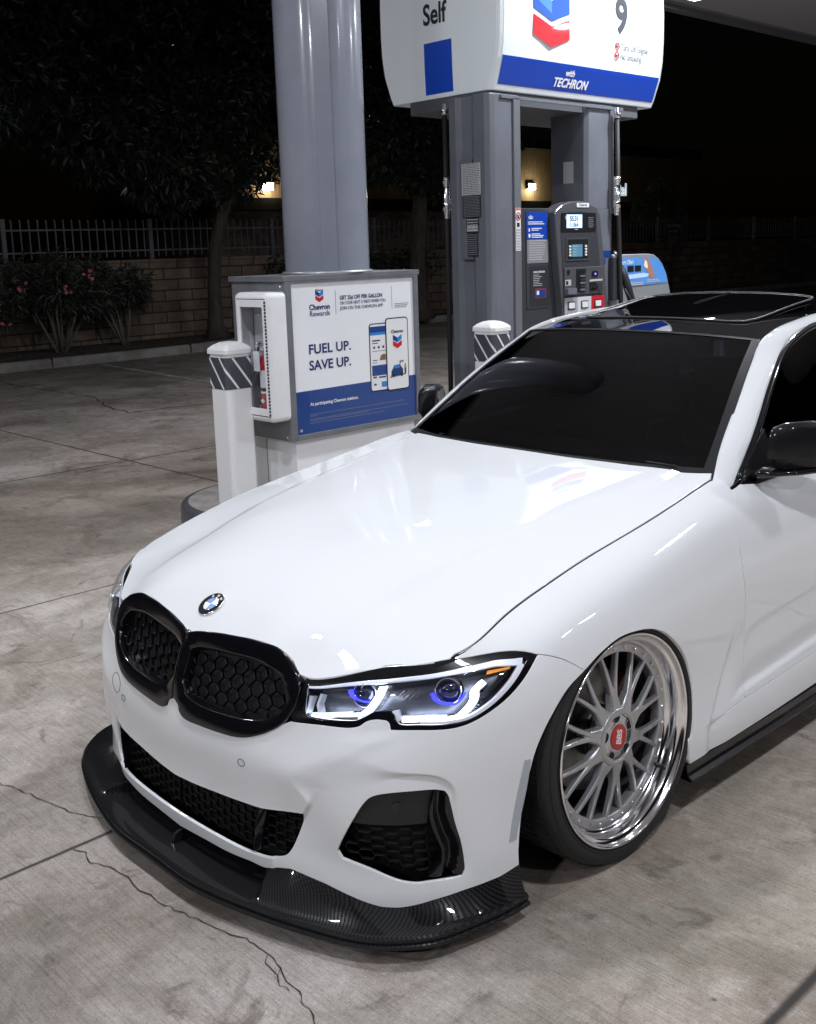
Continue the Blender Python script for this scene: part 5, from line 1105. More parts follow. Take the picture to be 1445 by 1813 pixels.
mb=MB();mb.bb((-2.76,3.66,2.69),(-2.735,5.12,2.712));mb.build('header_rail',dlight,fd)
# header: rounded box that leans in towards its foot
hwht=mat('header_white',(.76,.80,.83),.30,0,.5,emit=(.85,.93,1.),es=.10);hblue=mat('header_blue',(.008,.045,.33),.3,0,.4,emit=(.01,.10,.8),es=.12)
xa,xb,ya,yb=-3.90,-2.665,3.575,5.60
def hin(z): return np.interp(z,[2.745,2.80,2.95,3.08,3.25,3.45,3.7,3.9,4.0],[.105,.080,.030,.008,0,0,.012,.05,.10])
def hrow(z,e=0):
    i=hin(z)-e;c=.035;j=i*.12;return [(xa+i+c,ya+j),(xb-i-c,ya+j),(xb-i-c*.3,ya+j+c*.3),(xb-i,ya+j+c),(xb-i,yb-j-c),(xb-i-c*.3,yb-j-c*.3),(xb-i-c,yb-j),(xa+i+c,yb-j),(xa+i,yb-j-c),(xa+i,ya+j+c)]
zs=[2.745,2.757,2.775]+list(np.linspace(2.80,3.9,23))+[3.96,4.0];V=[];n=10
for z in zs: V+=[(a,b,z) for a,b in hrow(z)]
mb=MB();mb.add(V,[(i*n+k,i*n+(k+1)%n,(i+1)*n+(k+1)%n,(i+1)*n+k) for i in range(len(zs)-1) for k in range(n)]+[tuple(range(n-1,-1,-1)),tuple((len(zs)-1)*n+k for k in range(n))],0,False);hd=mb.build('header',hwht,fd,bevel=.004,angle=25)
def face_strip(name,z0,z1,y0f,y1f,m,lift=.002,rows=10):
    """follows the lane side of the header between two heights; ends given as insets"""
    V=[];zz=np.linspace(z0,z1,rows)
    for z in zz:
        i=hin(z);V+=[(xb-i+lift,y0f(z),z),(xb-i+lift,y1f(z),z)]
    mb=MB();mb.add(V,[(2*i,2*i+1,2*i+3,2*i+2) for i in range(rows-1)]);return mb.build(name,m,hd)
face_strip('blue_band',2.782,2.968,lambda z:ya+hin(z)*.12+.05,lambda z:yb-hin(z)*.12-.05,hblue)
mb=MB();V=[];zz=np.linspace(2.775,3.135,10)
for z in zz: V+=[(-3.405,ya+hin(z)*.12-.002,z),(-3.125,ya+hin(z)*.12-.002,z)]
mb.add(V,[(2*i,2*i+1,2*i+3,2*i+2) for i in range(9)]);mb.build('blue_block',hblue,hd)
sgm=mat('seam_grey',(.45,.46,.48),.5)
for sd in (0,1):
    V=[]
    for z in np.linspace(2.80,3.9,20):
        i=hin(z)
        for d_ in (.046,.040): V.append((xb-i+.003,(ya+i*.12+d_) if sd==0 else (yb-i*.12-d_),z))
    mb=MB();mb.add(V,[(2*i,2*i+1,2*i+3,2*i+2) for i in range(19)]);mb.build('face_seam',sgm,hd)
FX=xb+.0035
logob=mat('logo_blue',(.025,.10,.42),.3,0,.3,emit=(.03,.16,.7),es=.10);logol=mat('logo_light_blue',(.07,.24,.62),.3,0,.3,emit=(.05,.3,.9),es=.10);logor=mat('logo_red',(.55,.010,.02),.3,0,.3,emit=(.9,.01,.03),es=.08)
y0l=4.03;wl=.205
for poly,m_ in (([(-wl,.066),(0,.0),(wl,.066),(wl,.066+.140),(0,.140),(-wl,.066+.140)],logor),([(-wl,.245),(0,.175),(0,.315),(-wl,.395)],logol),([(0,.175),(wl,.245),(wl,.395),(0,.315)],logob),([(-wl,.245),(0,.175),(wl*.30,.195),(-wl,.33)],logob)):
    flat('emblem',[(4.135+a,3.062+b) for a,b in poly],m_,hd,(FX+(.0012 if m_ is logob and poly[0][1]==.245 and len(poly)==4 and poly[2][0]>0 and poly[2][0]<.1 else 0),0,0),R_Y,U_Z,.0004)
text('lettering','Chevron',.115,hblue,hd,(FX,4.135,3.480),R_Y,U_Z,.0004,'CENTER',.03)
text('number','9',.350,mat('print_mid_grey',(.060,.066,.078),.4),hd,(FX+.001,4.905,3.255),R_Y,U_Z,.0005,'LEFT',.030,0,.92)
for z_,s_ in ((3.128,'Turn Off Engine'),(3.062,'No Smoking')):
    text('lettering',s_,.066,grey_t,hd,(FX-hin(z_)-.0,4.985,z_),R_Y,U_Z,.0004,'LEFT',.012,0,.86)
    cy,cz=4.938,z_+.020;o=[(cy+.026*math.cos(t),cz+.026*math.sin(t)) for t in np.linspace(0,2*math.pi,28,endpoint=False)]
    mb=MB();mb.tube([(FX-hin(z_)+.002,a,b) for a,b in o],.0032,6,closed=True);mb.tube([(FX-hin(z_)+.002,cy-.02,cz+.02),(FX-hin(z_)+.002,cy+.02,cz-.02)],.0032,6);mb.tube([(FX-hin(z_)+.002,cy-.016,cz-.006),(FX-hin(z_)+.002,cy+.016,cz+.004)],.0028,5,mi=1);mb.build('prohibition_mark',[logor,black_t],hd)
for s_,z_,sz,y_ in (('with',2.889,.062,4.40),('TECHRON',2.812,.088,4.43)):
    i=hin(z_+.03);upv=(-(hin(z_)-hin(z_+.06))*-1,0,.06);text('lettering',s_,sz,whitem,hd,(xb-hin(z_)+.006,y_,z_),R_Y,((hin(z_)-hin(z_+.06)),0,.06),.0005,'CENTER',.03,.22,.98)
text('lettering','Self',.200,black_t,hd,(-3.290,ya-.004,3.262),(1,0,0),(0,0,1),.0005,'CENTER',.022,0,.82)
# notices on the near upright
nw=mat('notice_white',(.50,.50,.51),.5);nd=mat('notice_dark',(.020,.020,.024),.45);nt_=mat('notice_print',(.05,.05,.055),.5)
NX=(1,0,0)
def notice(poly,m,par,org,r,lines=0,lm=None,box=None,u=U_Z):
    o=flat('notice',poly,m,par,org,r,u,.0008)
    if lines:
        x0,z0,x1,z1=box
        parts=[]
        for k in range(lines):
            z=z1-(z1-z0)*(k+.7)/(lines+.4);L=x1-x0
            x=x0+L*.06
            while x<x1-L*.08:
                w_=min(L*(.06+.12*random.random()),x1-L*.05-x);parts.append(flat('print_lines',rect(x,z,x+w_,z+(z1-z0)/(lines*2.6)),lm,o,Vector(org)+Vector(r).cross(Vector(u)).normalized()*.0017,r,u,.0002));x+=w_+L*.03
        for p_ in parts: p_.parent=None
        j=merged('print_lines',parts,o)
    return o
yu=3.578
notice(rect(-3.030,2.035,-2.945+.02,2.26),nw,fd,(0,3.562,0),NX) if False else None
mb=MB();mb.bb((-3.035,3.548,1.58),(-2.925,3.582,2.28));mb.build('notice_backing',dgrey,fd)
notice(rect(-3.022,2.035,-2.84,2.255),nw,fd,(0,3.5435,0),NX,18,nt_,(-3.022,2.035,-2.84,2.255))
notice(rect(-3.018,1.875,-2.842,2.028),nd,fd,(0,3.5435,0),NX,14,grey_t,(-3.018,1.875,-2.842,2.028))
notice(rect(-2.985,1.765,-2.865,1.870),nd,fd,(0,3.5435,0),NX,5,nw,(-2.985,1.765,-2.865,1.870))
notice(rect(-2.975,1.600,-2.875,1.760),nd,fd,(0,3.5435,0),NX,10,grey_t,(-2.975,1.600,-2.875,1.760))
text('lettering','CONTAINS UP',.020,whitem,fd,(-2.925,3.541,1.802),NX,U_Z,.0002,'CENTER',.02,0,.8);text('lettering','TO 10% ETHANOL',.018,whitem,fd,(-2.925,3.541,1.782),NX,U_Z,.0002,'CENTER',.02,0,.75)
sx_=-2.7335
st_=notice(rect(3.795,1.63,3.850,1.935),whitem,fd,(sx_,0,0),R_Y,14,nt_,(3.795,1.63,3.850,1.79))
flat('warning_bar',rect(3.797,1.920,3.848,1.933),mat('warning_orange',(.6,.12,.03),.5),fd,(sx_+.002,0,0),R_Y,U_Z,.0002)
mb=MB();mb.tube([(sx_+.003,3.8225+.022*math.cos(t),1.875+.027*math.sin(t)) for t in np.linspace(0,2*math.pi,24,endpoint=False)],.003,5,closed=True);mb.tube([(sx_+.003,3.808,1.893),(sx_+.003,3.837,1.857)],.003,5);mb.box((sx_+.0015,3.8225,1.872),(.001,.018,.026),mi=1);mb.box((sx_+.0015,3.8225,1.815),(.001,.030,.030),mi=1);mb.build('no_smoking_mark',[prd,black_t],fd)
notice(rect(4.56,2.175,4.62,2.33),nw,fd,(-2.7985,4.4,0),NX,0) if False else None
o=flat('notice',rect(-2.985,2.135,-2.885,2.30),nw,fd,(0,4.6735,0),NX,U_Z,.0008)
# payment kiosk
kx=DX
ks=thing('payment_kiosk_marker',None,None) if False else None
mb=MB();mb.bb((-3.10,3.862,.15),(kx,4.67,1.935));mb.bb((-3.10,4.67,.15),(kx+.001,4.96,1.935));kb=mb.build('kiosk',ddark,fd,bevel=.006)
def kfl(name,poly,m,lift=0.,d=.001,par=None): return flat(name,poly,m,par or kb,(kx+.0003+lift,0,0),R_Y,U_Z,d)
mb=MB();mb.bb((kx,4.80,1.20),(kx+.004,4.985,1.93));mb.build('side_panel',dgrey,kb)
kfl('left_panel',rrect(3.925,1.20,4.195,1.915,.012),ddark,0,.002)
kfl('blue_notice',rrect(3.930,1.712,4.170,1.906,.008),hblue,.005,.0006);kfl('grey_notice',rrect(3.935,1.535,4.180,1.708,.008),mat('notice_grey',(.22,.225,.24),.4),.005,.0006)
pr=[]
for k in range(9): pr.append(kfl('print_lines',rect(3.955,1.695-k*.017,3.955+.2*(.75+.25*random.random()),1.700-k*.017),nw,.0068,.0002))
for k,(a,b,c_) in enumerate(((3.945,1.832,.17),(3.945,1.818,.19),(3.985,1.785,.12),(3.985,1.773,.08),(3.985,1.745,.10),(3.985,1.733,.14),(3.985,1.721,.13))): pr.append(kfl('print_lines',rect(a,b,a+c_,b+.006),whitem,.0068,.0002))
pr.append(kfl('p',[(3.955,1.857),(4.0,1.857),(4.0,1.863),(3.982,1.863),(3.982,1.885),(3.973,1.885),(3.973,1.863),(3.955,1.863)],whitem,.0068,.0002));pr.append(kfl('p',rect(3.950,1.868,4.005,1.874),whitem,.0068,.0002));pr.append(kfl('p',rrect(3.952,1.765,3.966,1.790,.004),whitem,.0068,.0002));pr.append(kfl('p',rrect(3.950,1.722,3.972,1.750,.004),whitem,.0068,.0002))
for p_ in pr: p_.parent=None
merged('notice_print',pr,kb)
kfl('lower_notice',rrect(3.965,1.22,4.19,1.510,.01),mat('notice_charcoal',(.028,.029,.034),.4),.005,.0006)
text('lettering','MOBILE OPERATION',.020,whitem,kb,(kx+.0075,4.003,1.462),R_Y,U_Z,.0002,'LEFT',.02,0,.72)
pr=[kfl('p',rect(4.0,1.445-k*.013,4.0+.11*(.6+.4*random.random()),1.449-k*.013),nw,.0068,.0002) for k in range(7)];pr.append(kfl('p',rrect(4.022,1.275,4.148,1.345,.010),prd,.0068,.0002));pr.append(kfl('p',rrect(4.027,1.280,4.143,1.340,.008),pb,.0078,.0002));pr.append(kfl('p',rect(4.037,1.30,4.065,1.33),whitem,.0088,.0002))
for p_ in pr: p_.parent=None
merged('notice_print',pr,kb)
kfl('small_blue_notice',rect(4.82,1.555,4.975,1.605),pb,.006,.0006);kfl('small_blue_notice',rect(4.82,1.50,4.90,1.545),pb,.006,.0006)
pr=[kfl('p',rect(4.835,1.43-k*.02,4.90,1.438-k*.02),nw,.006,.0003) for k in range(12)]
for p_ in pr: p_.parent=None
merged('notice_print',pr,kb)
text('lettering','DD',.03,whitem,kb,(kx+.0075,4.825,1.568),R_Y,U_Z,.0002,'LEFT',.02)
# arched fascia
arch=[(4.285,.15),(4.86,.15),(4.862,1.19),(4.835,1.38),(4.800,1.62),(4.757,1.888),(4.70,1.945),(4.60,1.978),(4.50,1.988),(4.38,1.982),(4.28,1.958),(4.205,1.915),(4.190,1.90),(4.205,1.75),(4.240,1.45),(4.275,1.21)]
mb=MB();mb.prism(arch,kx-.05,kx+.062,'x');fa=mb.build('arched_fascia',mat('kiosk_grey',(.085,.088,.098),.4,.1,.25),kb,bevel=.010,seg=3)
ax_=kx+.0625
inner=[(4.302,1.20),(4.79,1.20),(4.765,1.40),(4.725,1.68),(4.695,1.86),(4.62,1.895),(4.50,1.91),(4.36,1.905),(4.262,1.878),(4.255,1.80),(4.275,1.55)]
flat('fascia_panel',inner,ddark,fa,(ax_,0,0),R_Y,U_Z,.0012)
def afl(name,poly,m,lift=0.,d=.001): return flat(name,poly,m,fa,(ax_+.003+lift,0,0),R_Y,U_Z,d)
afl('badge',rrect(4.453,1.940,4.606,1.972,.008),whitem,-.0025,.002);text('lettering','Chevron',.028,navy,fa,(ax_+.0048,4.529,1.948),R_Y,U_Z,.0003,'CENTER',.02)
afl('display_bezel',rrect(4.262,1.760,4.690,1.898,.008),black_t,0,.002)
lcdm=mat('lit_display',(.4,.5,.6),.3,emit=(.62,.76,1.),es=.95);afl('price_display',rect(4.320,1.786,4.512,1.886),lcdm,.005,.0006)
text('price_digits','55.31',.052,mat('lcd_ink',(.01,.02,.05),.5),fa,(ax_+.0115,4.358,1.838),R_Y,U_Z,.0002,'LEFT',.02,0,.92);text('volume_digits','11.064',.044,mat('lcd_ink2',(.03,.05,.09),.5),fa,(ax_+.0115,4.352,1.795),R_Y,U_Z,.0002,'LEFT',.01,0,.92);text('currency_mark','$',.03,nw,fa,(ax_+.010,4.300,1.855),R_Y,U_Z,.0002,'LEFT',.02)
pr=[afl('p',rect(4.59,1.86-k*.014,4.66-.01*(k%2),1.864-k*.014),grey_t,.005,.0003) for k in range(6)]+[afl('p',rect(4.42,1.772,4.46,1.777),nw,.005,.0003)]
for p_ in pr: p_.parent=None
merged('notice_print',pr,fa)
afl('screen_surround',rrect(4.318,1.540,4.610,1.717,.006),mat('screen_surround_grey',(.05,.052,.06),.5),0,.002);afl('screen_recess',rect(4.335,1.555,4.59,1.70),satin,.004,.0006)
afl('screen',rect(4.385,1.570,4.515,1.662),mat('lit_screen',(.05,.12,.18),.2,emit=(.12,.30,.42),es=.55),.0055,.0006)
pr=[afl('p',rect(4.395,1.648-k*.022,4.395+.07*(.5+.5*random.random()),1.652-k*.022),nw,.0068,.0002) for k in range(4)]
for p_ in pr: p_.parent=None
merged('screen_text',pr,fa)
pr=[afl('p',rrect(y_,1.575+k*.022,y_+.022,1.590+k*.022,.003),whitem,.0055,.003) for y_ in (4.348,4.545) for k in range(4)]
for p_ in pr: p_.parent=None
merged('screen_buttons',pr,fa)
mb=MB();mb.bb((ax_,4.29,1.28),(ax_+.012,4.775,1.49));mb.build('card_unit',mat('card_unit_grey',(.07,.072,.08),.45),fa,bevel=.004)
pr=[afl('p',rect(4.43,1.30,4.55,1.475),black_t,.0105,.0006)]
for k in range(5): pr.append(afl('p',rect(4.475,1.31+k*.026,4.535,1.325+k*.026),ddark if k%2 else dgrey,.012,.004))
pr+=[afl('p',rrect(4.63,1.41,4.705,1.455,.005),black_t,.0105,.002),afl('p',rect(4.60,1.375,4.765,1.390),nw,.0105,.001),afl('p',rect(4.60,1.305,4.69,1.365),black_t,.0105,.001),afl('p',rect(4.615,1.315,4.665,1.33),polish,.012,.006),afl('p',rrect(4.70,1.305,4.76,1.36,.006),ddark,.0105,.003),afl('p',rect(4.295,1.355,4.365,1.40),nw,.0105,.001),afl('p',rect(4.302,1.362,4.33,1.39),black_t,.012,.0005),afl('p',[(4.335+.016*math.cos(t),1.458+.018*math.sin(t)) for t in np.linspace(0,6.28,16,endpoint=False)],black_t,.0105,.002),afl('p',rrect(4.30,1.29,4.41,1.335,.006),dgrey,.0105,.012)]
for p_ in pr: p_.parent=None
merged('keypad_and_reader',pr,fa)
afl('reader_light',[(4.668+.008*math.cos(t),1.432+.008*math.sin(t)) for t in np.linspace(0,6.28,12,endpoint=False)],mat('reader_led',(.1,.1,.9),.3,emit=(.15,.2,1.),es=3.),.016,.0006)
for (y0,y1,mm_,s_,s2) in ((4.295,4.455,mat('grade_grey',(.36,.37,.40),.4),'Supreme','Plus'),(4.455,4.628,mat('grade_light',(.62,.63,.66),.4),'Plus',''),(4.628,4.800,mat('grade_red',(.55,.012,.03),.4),'Regular','')):
    afl('grade_panel',rect(y0,1.02,y1,1.262),mm_,0,.003);yc_=(y0+y1)/2
    afl('grade_button',rrect(yc_-.045,1.170,yc_+.045,1.232,.006),black_t,.006,.001);afl('grade_button_face',rrect(yc_-.034,1.180,yc_+.034,1.224,.006),whitem,.008,.003)
    text('lettering',s_,.040,navy if s_!='Regular' else whitem,fa,(ax_+.0105,yc_,1.115),R_Y,U_Z,.0003,'CENTER',.01,0,.8)
# hoses and breakaways
def hose(x,y0_,z_end,label,dx=0.,dy=0.):
    t=thing('fuel_hose',label,'hose',(x,y0_,2.70),'hoses hanging beside the dispenser uprights')
    L=2.70-z_end;mb=MB();mb.tube([(0,0,-.06),(dx*.3,dy*.3,-L*.45),(dx*.8,dy*.8,-L*.8),(dx,dy,-L)],.019,10);mb.build('hose_tube',rubber,t)
    mb=MB();mb.lathe([(.014,.0),(.020,-.004),(.020,-.03),(.026,-.034),(.026,-.075),(.018,-.08)],14);mb.build('swivel',polish,t)
    mb=MB();mb.lathe([(.019,-.52),(.030,-.525),(.030,-.56),(.022,-.565),(.026,-.60),(.026,-.70),(.031,-.705),(.031,-.76),(.022,-.765),(.024,-.80),(.019,-.82)],14);mb.build('breakaway',polish,t)
    return t
hose(-3.235,3.60,.35,'black fuel hose hanging left of the near upright, above the far door mirror')
hose(-3.255,3.72,.35,'black fuel hose with chrome breakaway just behind the left upright',.0,.06)
hose(-2.690,4.975,.90,'black fuel hose with chrome breakaway at the right edge of the dispenser',.02,.05)
nz=thing('fuel_nozzle','black fuel nozzle hung in its cradle right of the payment kiosk','fuel nozzle',(-2.70,4.99,1.28))
mb=MB();mb.tube([(0,.06,.20),(.03,.07,.12),(.05,.09,.02),(.06,.14,-.10),(.07,.20,-.20)],[.020,.030,.034,.030,.026],12);mb.tube([(.06,.03,.02),(.10,.05,-.06),(.10,.10,-.13)],.010,8);mb.build('grip',rubber,nz)
mb=MB();mb.tube([(0,.06,.20),(-.02,.05,.27),(-.04,.02,.32)],[.014,.012,.011],10);mb.build('spout',polish,nz)
mb=MB();mb.box((-.02,.0,.10),(.05,.09,.34));mb.build('cradle',ddark,nz,bevel=.006)
# ---------------- second poster topper behind the dispenser
tp=thing('advert_stand','grey curved-ended stand with a light blue advert, behind the dispenser','stand',(0,0,0))
prof=[(4.95,.15),(5.87,.15),(5.885,1.10),(5.868,1.245),(5.811,1.387),(5.745,1.475),(5.688,1.523),(5.62,1.556),(5.55,1.566),(4.95,1.572)]
mb=MB();mb.prism(prof,-3.16,-2.76,'x');mb.build('stand_body',mat('stand_grey',(.30,.31,.33),.4,.2),tp,bevel=.008)
adb=mat('advert_blue',(.06,.20,.48),.3,0,.4,emit=(.15,.42,1.),es=.30);ad=flat('advert',[(4.98,1.300),(5.82,1.318),(5.790,1.40),(5.73,1.48),(5.675,1.516),(5.60,1.536),(4.98,1.540)],adb,tp,(-2.7595,0,0),R_Y,U_Z,.002)
flat('advert_cloud',[(4.98,1.38),(5.2,1.40),(5.45,1.41),(5.55,1.40),(5.50,1.375),(5.2,1.365),(4.98,1.36)],mat('advert_pale',(.45,.55,.70),.4,emit=(.5,.7,1.),es=.25),ad,(-2.754,0,0),R_Y,U_Z,.0004)
text('lettering','Account Offer!',.052,whitem,ad,(-2.753,5.06,1.487),R_Y,U_Z,.0003,'LEFT',.01,0,.78);text('lettering','65¢',.075,navy,ad,(-2.753,5.10,1.410),R_Y,U_Z,.0003,'LEFT',.03,.15,.9)
for a in (5.22,5.325): flat('advert_card',rect(a,1.425,a+.09,1.475),black_t,ad,(-2.753,0,0),R_Y,U_Z,.0003)
flat('advert_figure',[(5.44,1.50),(5.47,1.535),(5.52,1.53),(5.56,1.48),(5.60,1.42),(5.62,1.38),(5.57,1.35),(5.53,1.40),(5.48,1.44),(5.46,1.47)],mat('advert_warm',(.42,.20,.14),.5),ad,(-2.753,0,0),R_Y,U_Z,.0003);flat('advert_figure_white',[(5.455,1.47),(5.47,1.52),(5.50,1.50),(5.515,1.455),(5.49,1.445)],whitem,ad,(-2.752,0,0),R_Y,U_Z,.0003)
pr=[flat('p',rect(a,b,a+c_,b+.008),nw,ad,(-2.753,0,0),R_Y,U_Z,.0002) for a,b,c_ in ((5.10,1.342,.16),(5.10,1.328,.35),(5.10,1.314,.34),(5.50,1.345,.18),(5.50,1.330,.2))]
for p_ in pr: p_.parent=None
merged('small_print',pr,ad)
# ---------------- canopy
can=thing('canopy','flat white-soffited forecourt canopy overhead, its edge crossing the top right corner','canopy',(0,0,0))
sof=mat('soffit_white',(.50,.49,.53),.6);
mb=MB();mb.bb((-6.6,-9.5,5.0),(9.4,18,5.06));
mb.bb((-6.59,-9.4,4.994),(-6.5,17.9,5.0),mi=1)
mb.build('soffit',[sof,mat('soffit_joint',(.25,.25,.27),.6)],can)
mb=MB();mb.bb((-6.75,-9.65,4.93),(-6.6,18.15,5.75));mb.bb((9.4,-9.65,4.93),(9.55,18.15,5.75));mb.bb((-6.6,-9.65,4.93),(9.4,-9.5,5.75));mb.bb((-6.6,18,4.93),(9.4,18.15,5.75));mb.build('fascia',mat('fascia_grey',(.18,.19,.22),.5),can)
ledw=mat('led_panel',(.9,.9,.9),.4,emit=(.93,.96,1.),es=9.)
hous=mat('light_housing',(.7,.7,.72),.4)
LIGHTS=[(-1.3,-1.1,100),(3.0,-1.1,120),(-1.3,5.2,250),(3.0,5.2,140),(-5.7,-1.2,80),(-5.7,5.2,85),(-6.0,11.6,60),(-1.3,11.6,110),(3.0,11.6,90),(7.3,-1.1,90),(7.3,5.2,60),(-1.3,-7.4,170),(3.0,-7.4,200)]  # last four: unseen lamps added to light the car's front and sides
LWORDS=['over the car nose','right of the car, over the near lane','over the rear of the car','right of the car, beyond its rear wheel','over the open ground left of the island tip','over the far side of the pump island','at the canopy edge in the top right corner','beyond the car, over the near lane','far right, beyond the car','outermost on the right, level with the car nose, unseen and added for side light','outermost on the right, level with the car tail, unseen and added for side light','behind the camera to the left, ahead of the car, unseen and added to light its front','directly behind the camera, unseen and added to light the car front']
for (x,y,e),wd in zip(LIGHTS,LWORDS):
    t=thing('canopy_light','square white LED canopy light '+wd,'ceiling light',(x,y,4.99),'LED lights set in the canopy soffit')
    mb=MB();mb.bb((-.27,-.22,-.035),(.27,.22,.008));mb.build('housing',hous,t,bevel=.008)
    mb=MB();mb.bb((-.19,-.13,-.041),(.19,.13,-.0352));mb.build('diffuser',ledw,t)
    li=bpy.data.lights.new('lamp','AREA');li.shape='RECTANGLE';li.size=.36;li.size_y=.24;li.energy=e;li.color=(.90,.94,1.);lo_=bpy.data.objects.new('lamp',li);COL.objects.link(lo_);lo_.parent=t;lo_.location=(0,0,-.046)
# ---------------- kerb, planting strip, block wall
kerbm=mat('kerb_concrete',(.26,.25,.24),.85);grime(kerbm,(.27,.255,.24),(.14,.125,.115),3,.4,.7)
KP=[(-12.6,-30),(-12.9,-8),(-13.3,1.5),(-13.50,4.4),(-13.55,6.5),(-13.70,8.2),(-14.2,9.8),(-14.55,10.7),(-14.75,12.5),(-14.8,16),(-14.9,30),(-15.0,60)]
kc=curve(KP,step=.6);T=np.gradient(kc,axis=0);T/=np.linalg.norm(T,axis=1)[:,None];Nn=np.c_[-T[:,1],T[:,0]]
V=[]
for d_,z in ((0,0),(.015,.12),(.04,.145),(.16,.15),(.165,.02)): V+=[(x,y,z) for x,y in kc+Nn*d_]
n=len(kc);mb=MB();mb.add(V,[(i*n+k,i*n+k+1,(i+1)*n+k+1,(i+1)*n+k) for i in range(4) for k in range(n-1)],0,True);tag(mb.build('kerb',kerbm),None,None,kind='structure')
mb=MB()
for yj in (2.2,5.28,7.9,): 
    x_=np.interp(yj,kc[:,1],kc[:,0]);mb.bb((x_-.16,yj-.008,.0),(x_+.004,yj+.008,.153))
tag(mb.build('kerb_joints',crackm),None,None,kind='structure')
soil=mat('planting_soil',(.045,.034,.026),.95);grime(soil,(.055,.042,.032),(.02,.015,.012),9,.35,.7)
V=[(x,y,.125) for x,y in kc+Nn*.15]+[(-15.75,y,.125) for x,y in kc];mb=MB();mb.add(V,[(k,k+1,n+k+1,n+k) for k in range(n-1)]);tag(mb.build('planting_bed',soil),None,None,kind='structure')
def blockmat():
    m=mat('slump_block',(.25,.2,.16),.9);P=coords(m,'Object');s=node(m,'ShaderNodeSeparateXYZ');Lk(m,P,s.inputs[0]);cmb=node(m,'ShaderNodeCombineXYZ');Lk(m,s.outputs[1],cmb.inputs[0]);Lk(m,s.outputs[2],cmb.inputs[1])
    b=node(m,'ShaderNodeTexBrick');b.inputs['Scale'].default_value=1;b.inputs['Brick Width'].default_value=.60;b.inputs['Row Height'].default_value=.205;b.inputs['Mortar Size'].default_value=.014;b.inputs['Mortar Smooth'].default_value=.4;b.inputs['Color1'].default_value=(.25,.185,.135,1);b.inputs['Color2'].default_value=(.155,.115,.088,1);b.inputs['Mortar'].default_value=(.055,.042,.034,1);Lk(m,cmb.outputs[0],b.inputs['Vector'])
    st=ramp(m,noise(m,P,2.2,7,.65),[(.35,g3(.55)),(.7,g3(1.15))]);Lk(m,mix(m,1.,b.outputs['Color'],st,'MULTIPLY'),B(m).inputs['Base Color']);bump(m,math_(m,'SUBTRACT',math_(m,'MULTIPLY',noise(m,P,14,5,.6),.5),b.outputs['Fac']),.8,.03);return m
bw=thing('block_wall','long tan slump-block wall behind the planting bed, carrying the picket fence','wall',(0,0,0))
bm_=blockmat();mb=MB();mb.bb((-16.0,-30,0),(-15.7,60,1.56));mb.build('wall_face',bm_,bw);mb=MB();mb.bb((-16.03,-30,1.56),(-15.67,60,1.62));mb.build('wall_cap',bm_,bw,bevel=.01)
fm_=mat('fence_paint',(.13,.125,.145),.5,.2)
fe=thing('picket_fence','grey metal picket fence with pointed pales standing on the block wall','fence',(-15.85,0,1.62))
y=-17.1;k=0
while y<58:
    mb=MB();mb.bb((-.04,y-.04,0),(.04,y+.04,.74));mb.prism([(-.045,y-.045),(.045,y-.045),(.045,y+.045),(-.045,y+.045)],.74,.752);mb.build('post',fm_,fe)
    mb=MB();mb.bb((-.018,y+.04,.155),(.018,y+2.81,.185));mb.bb((-.018,y+.04,.545),(.018,y+2.81,.575))
    for j in range(17):
        yy=y+.16*(j+1)+.0;mb.bb((-.011,yy-.011,.055),(.011,yy+.011,.69));mb.add([(-.011,yy-.011,.69),(.011,yy-.011,.69),(.011,yy+.011,.69),(-.011,yy+.011,.69),(0,yy-.022,.705),(0,yy+.022,.705),(0,yy,.75)],[(0,1,4),(1,2,5,4),(2,3,5),(3,0,4,5),(4,5,6)])
    mb.build('pale_panel',fm_,fe);y+=2.85
# ---------------- building beyond
bd=thing('building','dark building beyond the fence with timber boards over rough stone, lit by wall lights','building',(0,0,0))
def boards():
    m=mat('timber_boards',(.35,.24,.13),.7);P=coords(m,'Object');s=node(m,'ShaderNodeSeparateXYZ');Lk(m,P,s.inputs[0]);f=math_(m,'FRACT',math_(m,'MULTIPLY',s.outputs[1],8.));g_=ramp(m,f,[(.0,g3(.15)),(.06,g3(1)),(.94,g3(1)),(1.,g3(.15))]);c_=mix(m,1.,ramp(m,noise(m,coords(m,'Object',(1,8,1)),3,5,.6),[(.3,(.42,.30,.17)),(.7,(.26,.18,.10))]),g_,'MULTIPLY');Lk(m,c_,B(m).inputs['Base Color']);return m
mb=MB();mb.bb((-26,12.9,3.0),(-20.05,34,4.6));mb.build('timber_wall',boards(),bd)
mb=MB();mb.bb((-26,12.7,2.72),(-19.75,34,3.02));mb.build('eave_band',mat('eave_dark',(.02,.018,.016),.7),bd)
mb=MB();mb.bb((-26,12.9,0),(-20.0,34,2.72));sto=mat('rough_stone',(.30,.22,.18),.9);P_=coords(sto,'Object',(1,.8,2.2));fz=noise(sto,P_,2.6,6,.6);Lk(sto,ramp(sto,fz,[(.35,(.14,.10,.085)),(.6,(.36,.27,.22))]),B(sto).inputs['Base Color']);bump(sto,fz,1.,.08);mb.build('stone_wall',sto,bd)
mb=MB();mb.prism([(-26.2,12.5),(-19.6,12.5),(-19.6,34.2),(-26.2,34.2)],4.6,4.9);mb.build('roof',mat('roof_dark',(.02,.02,.022),.8),bd)
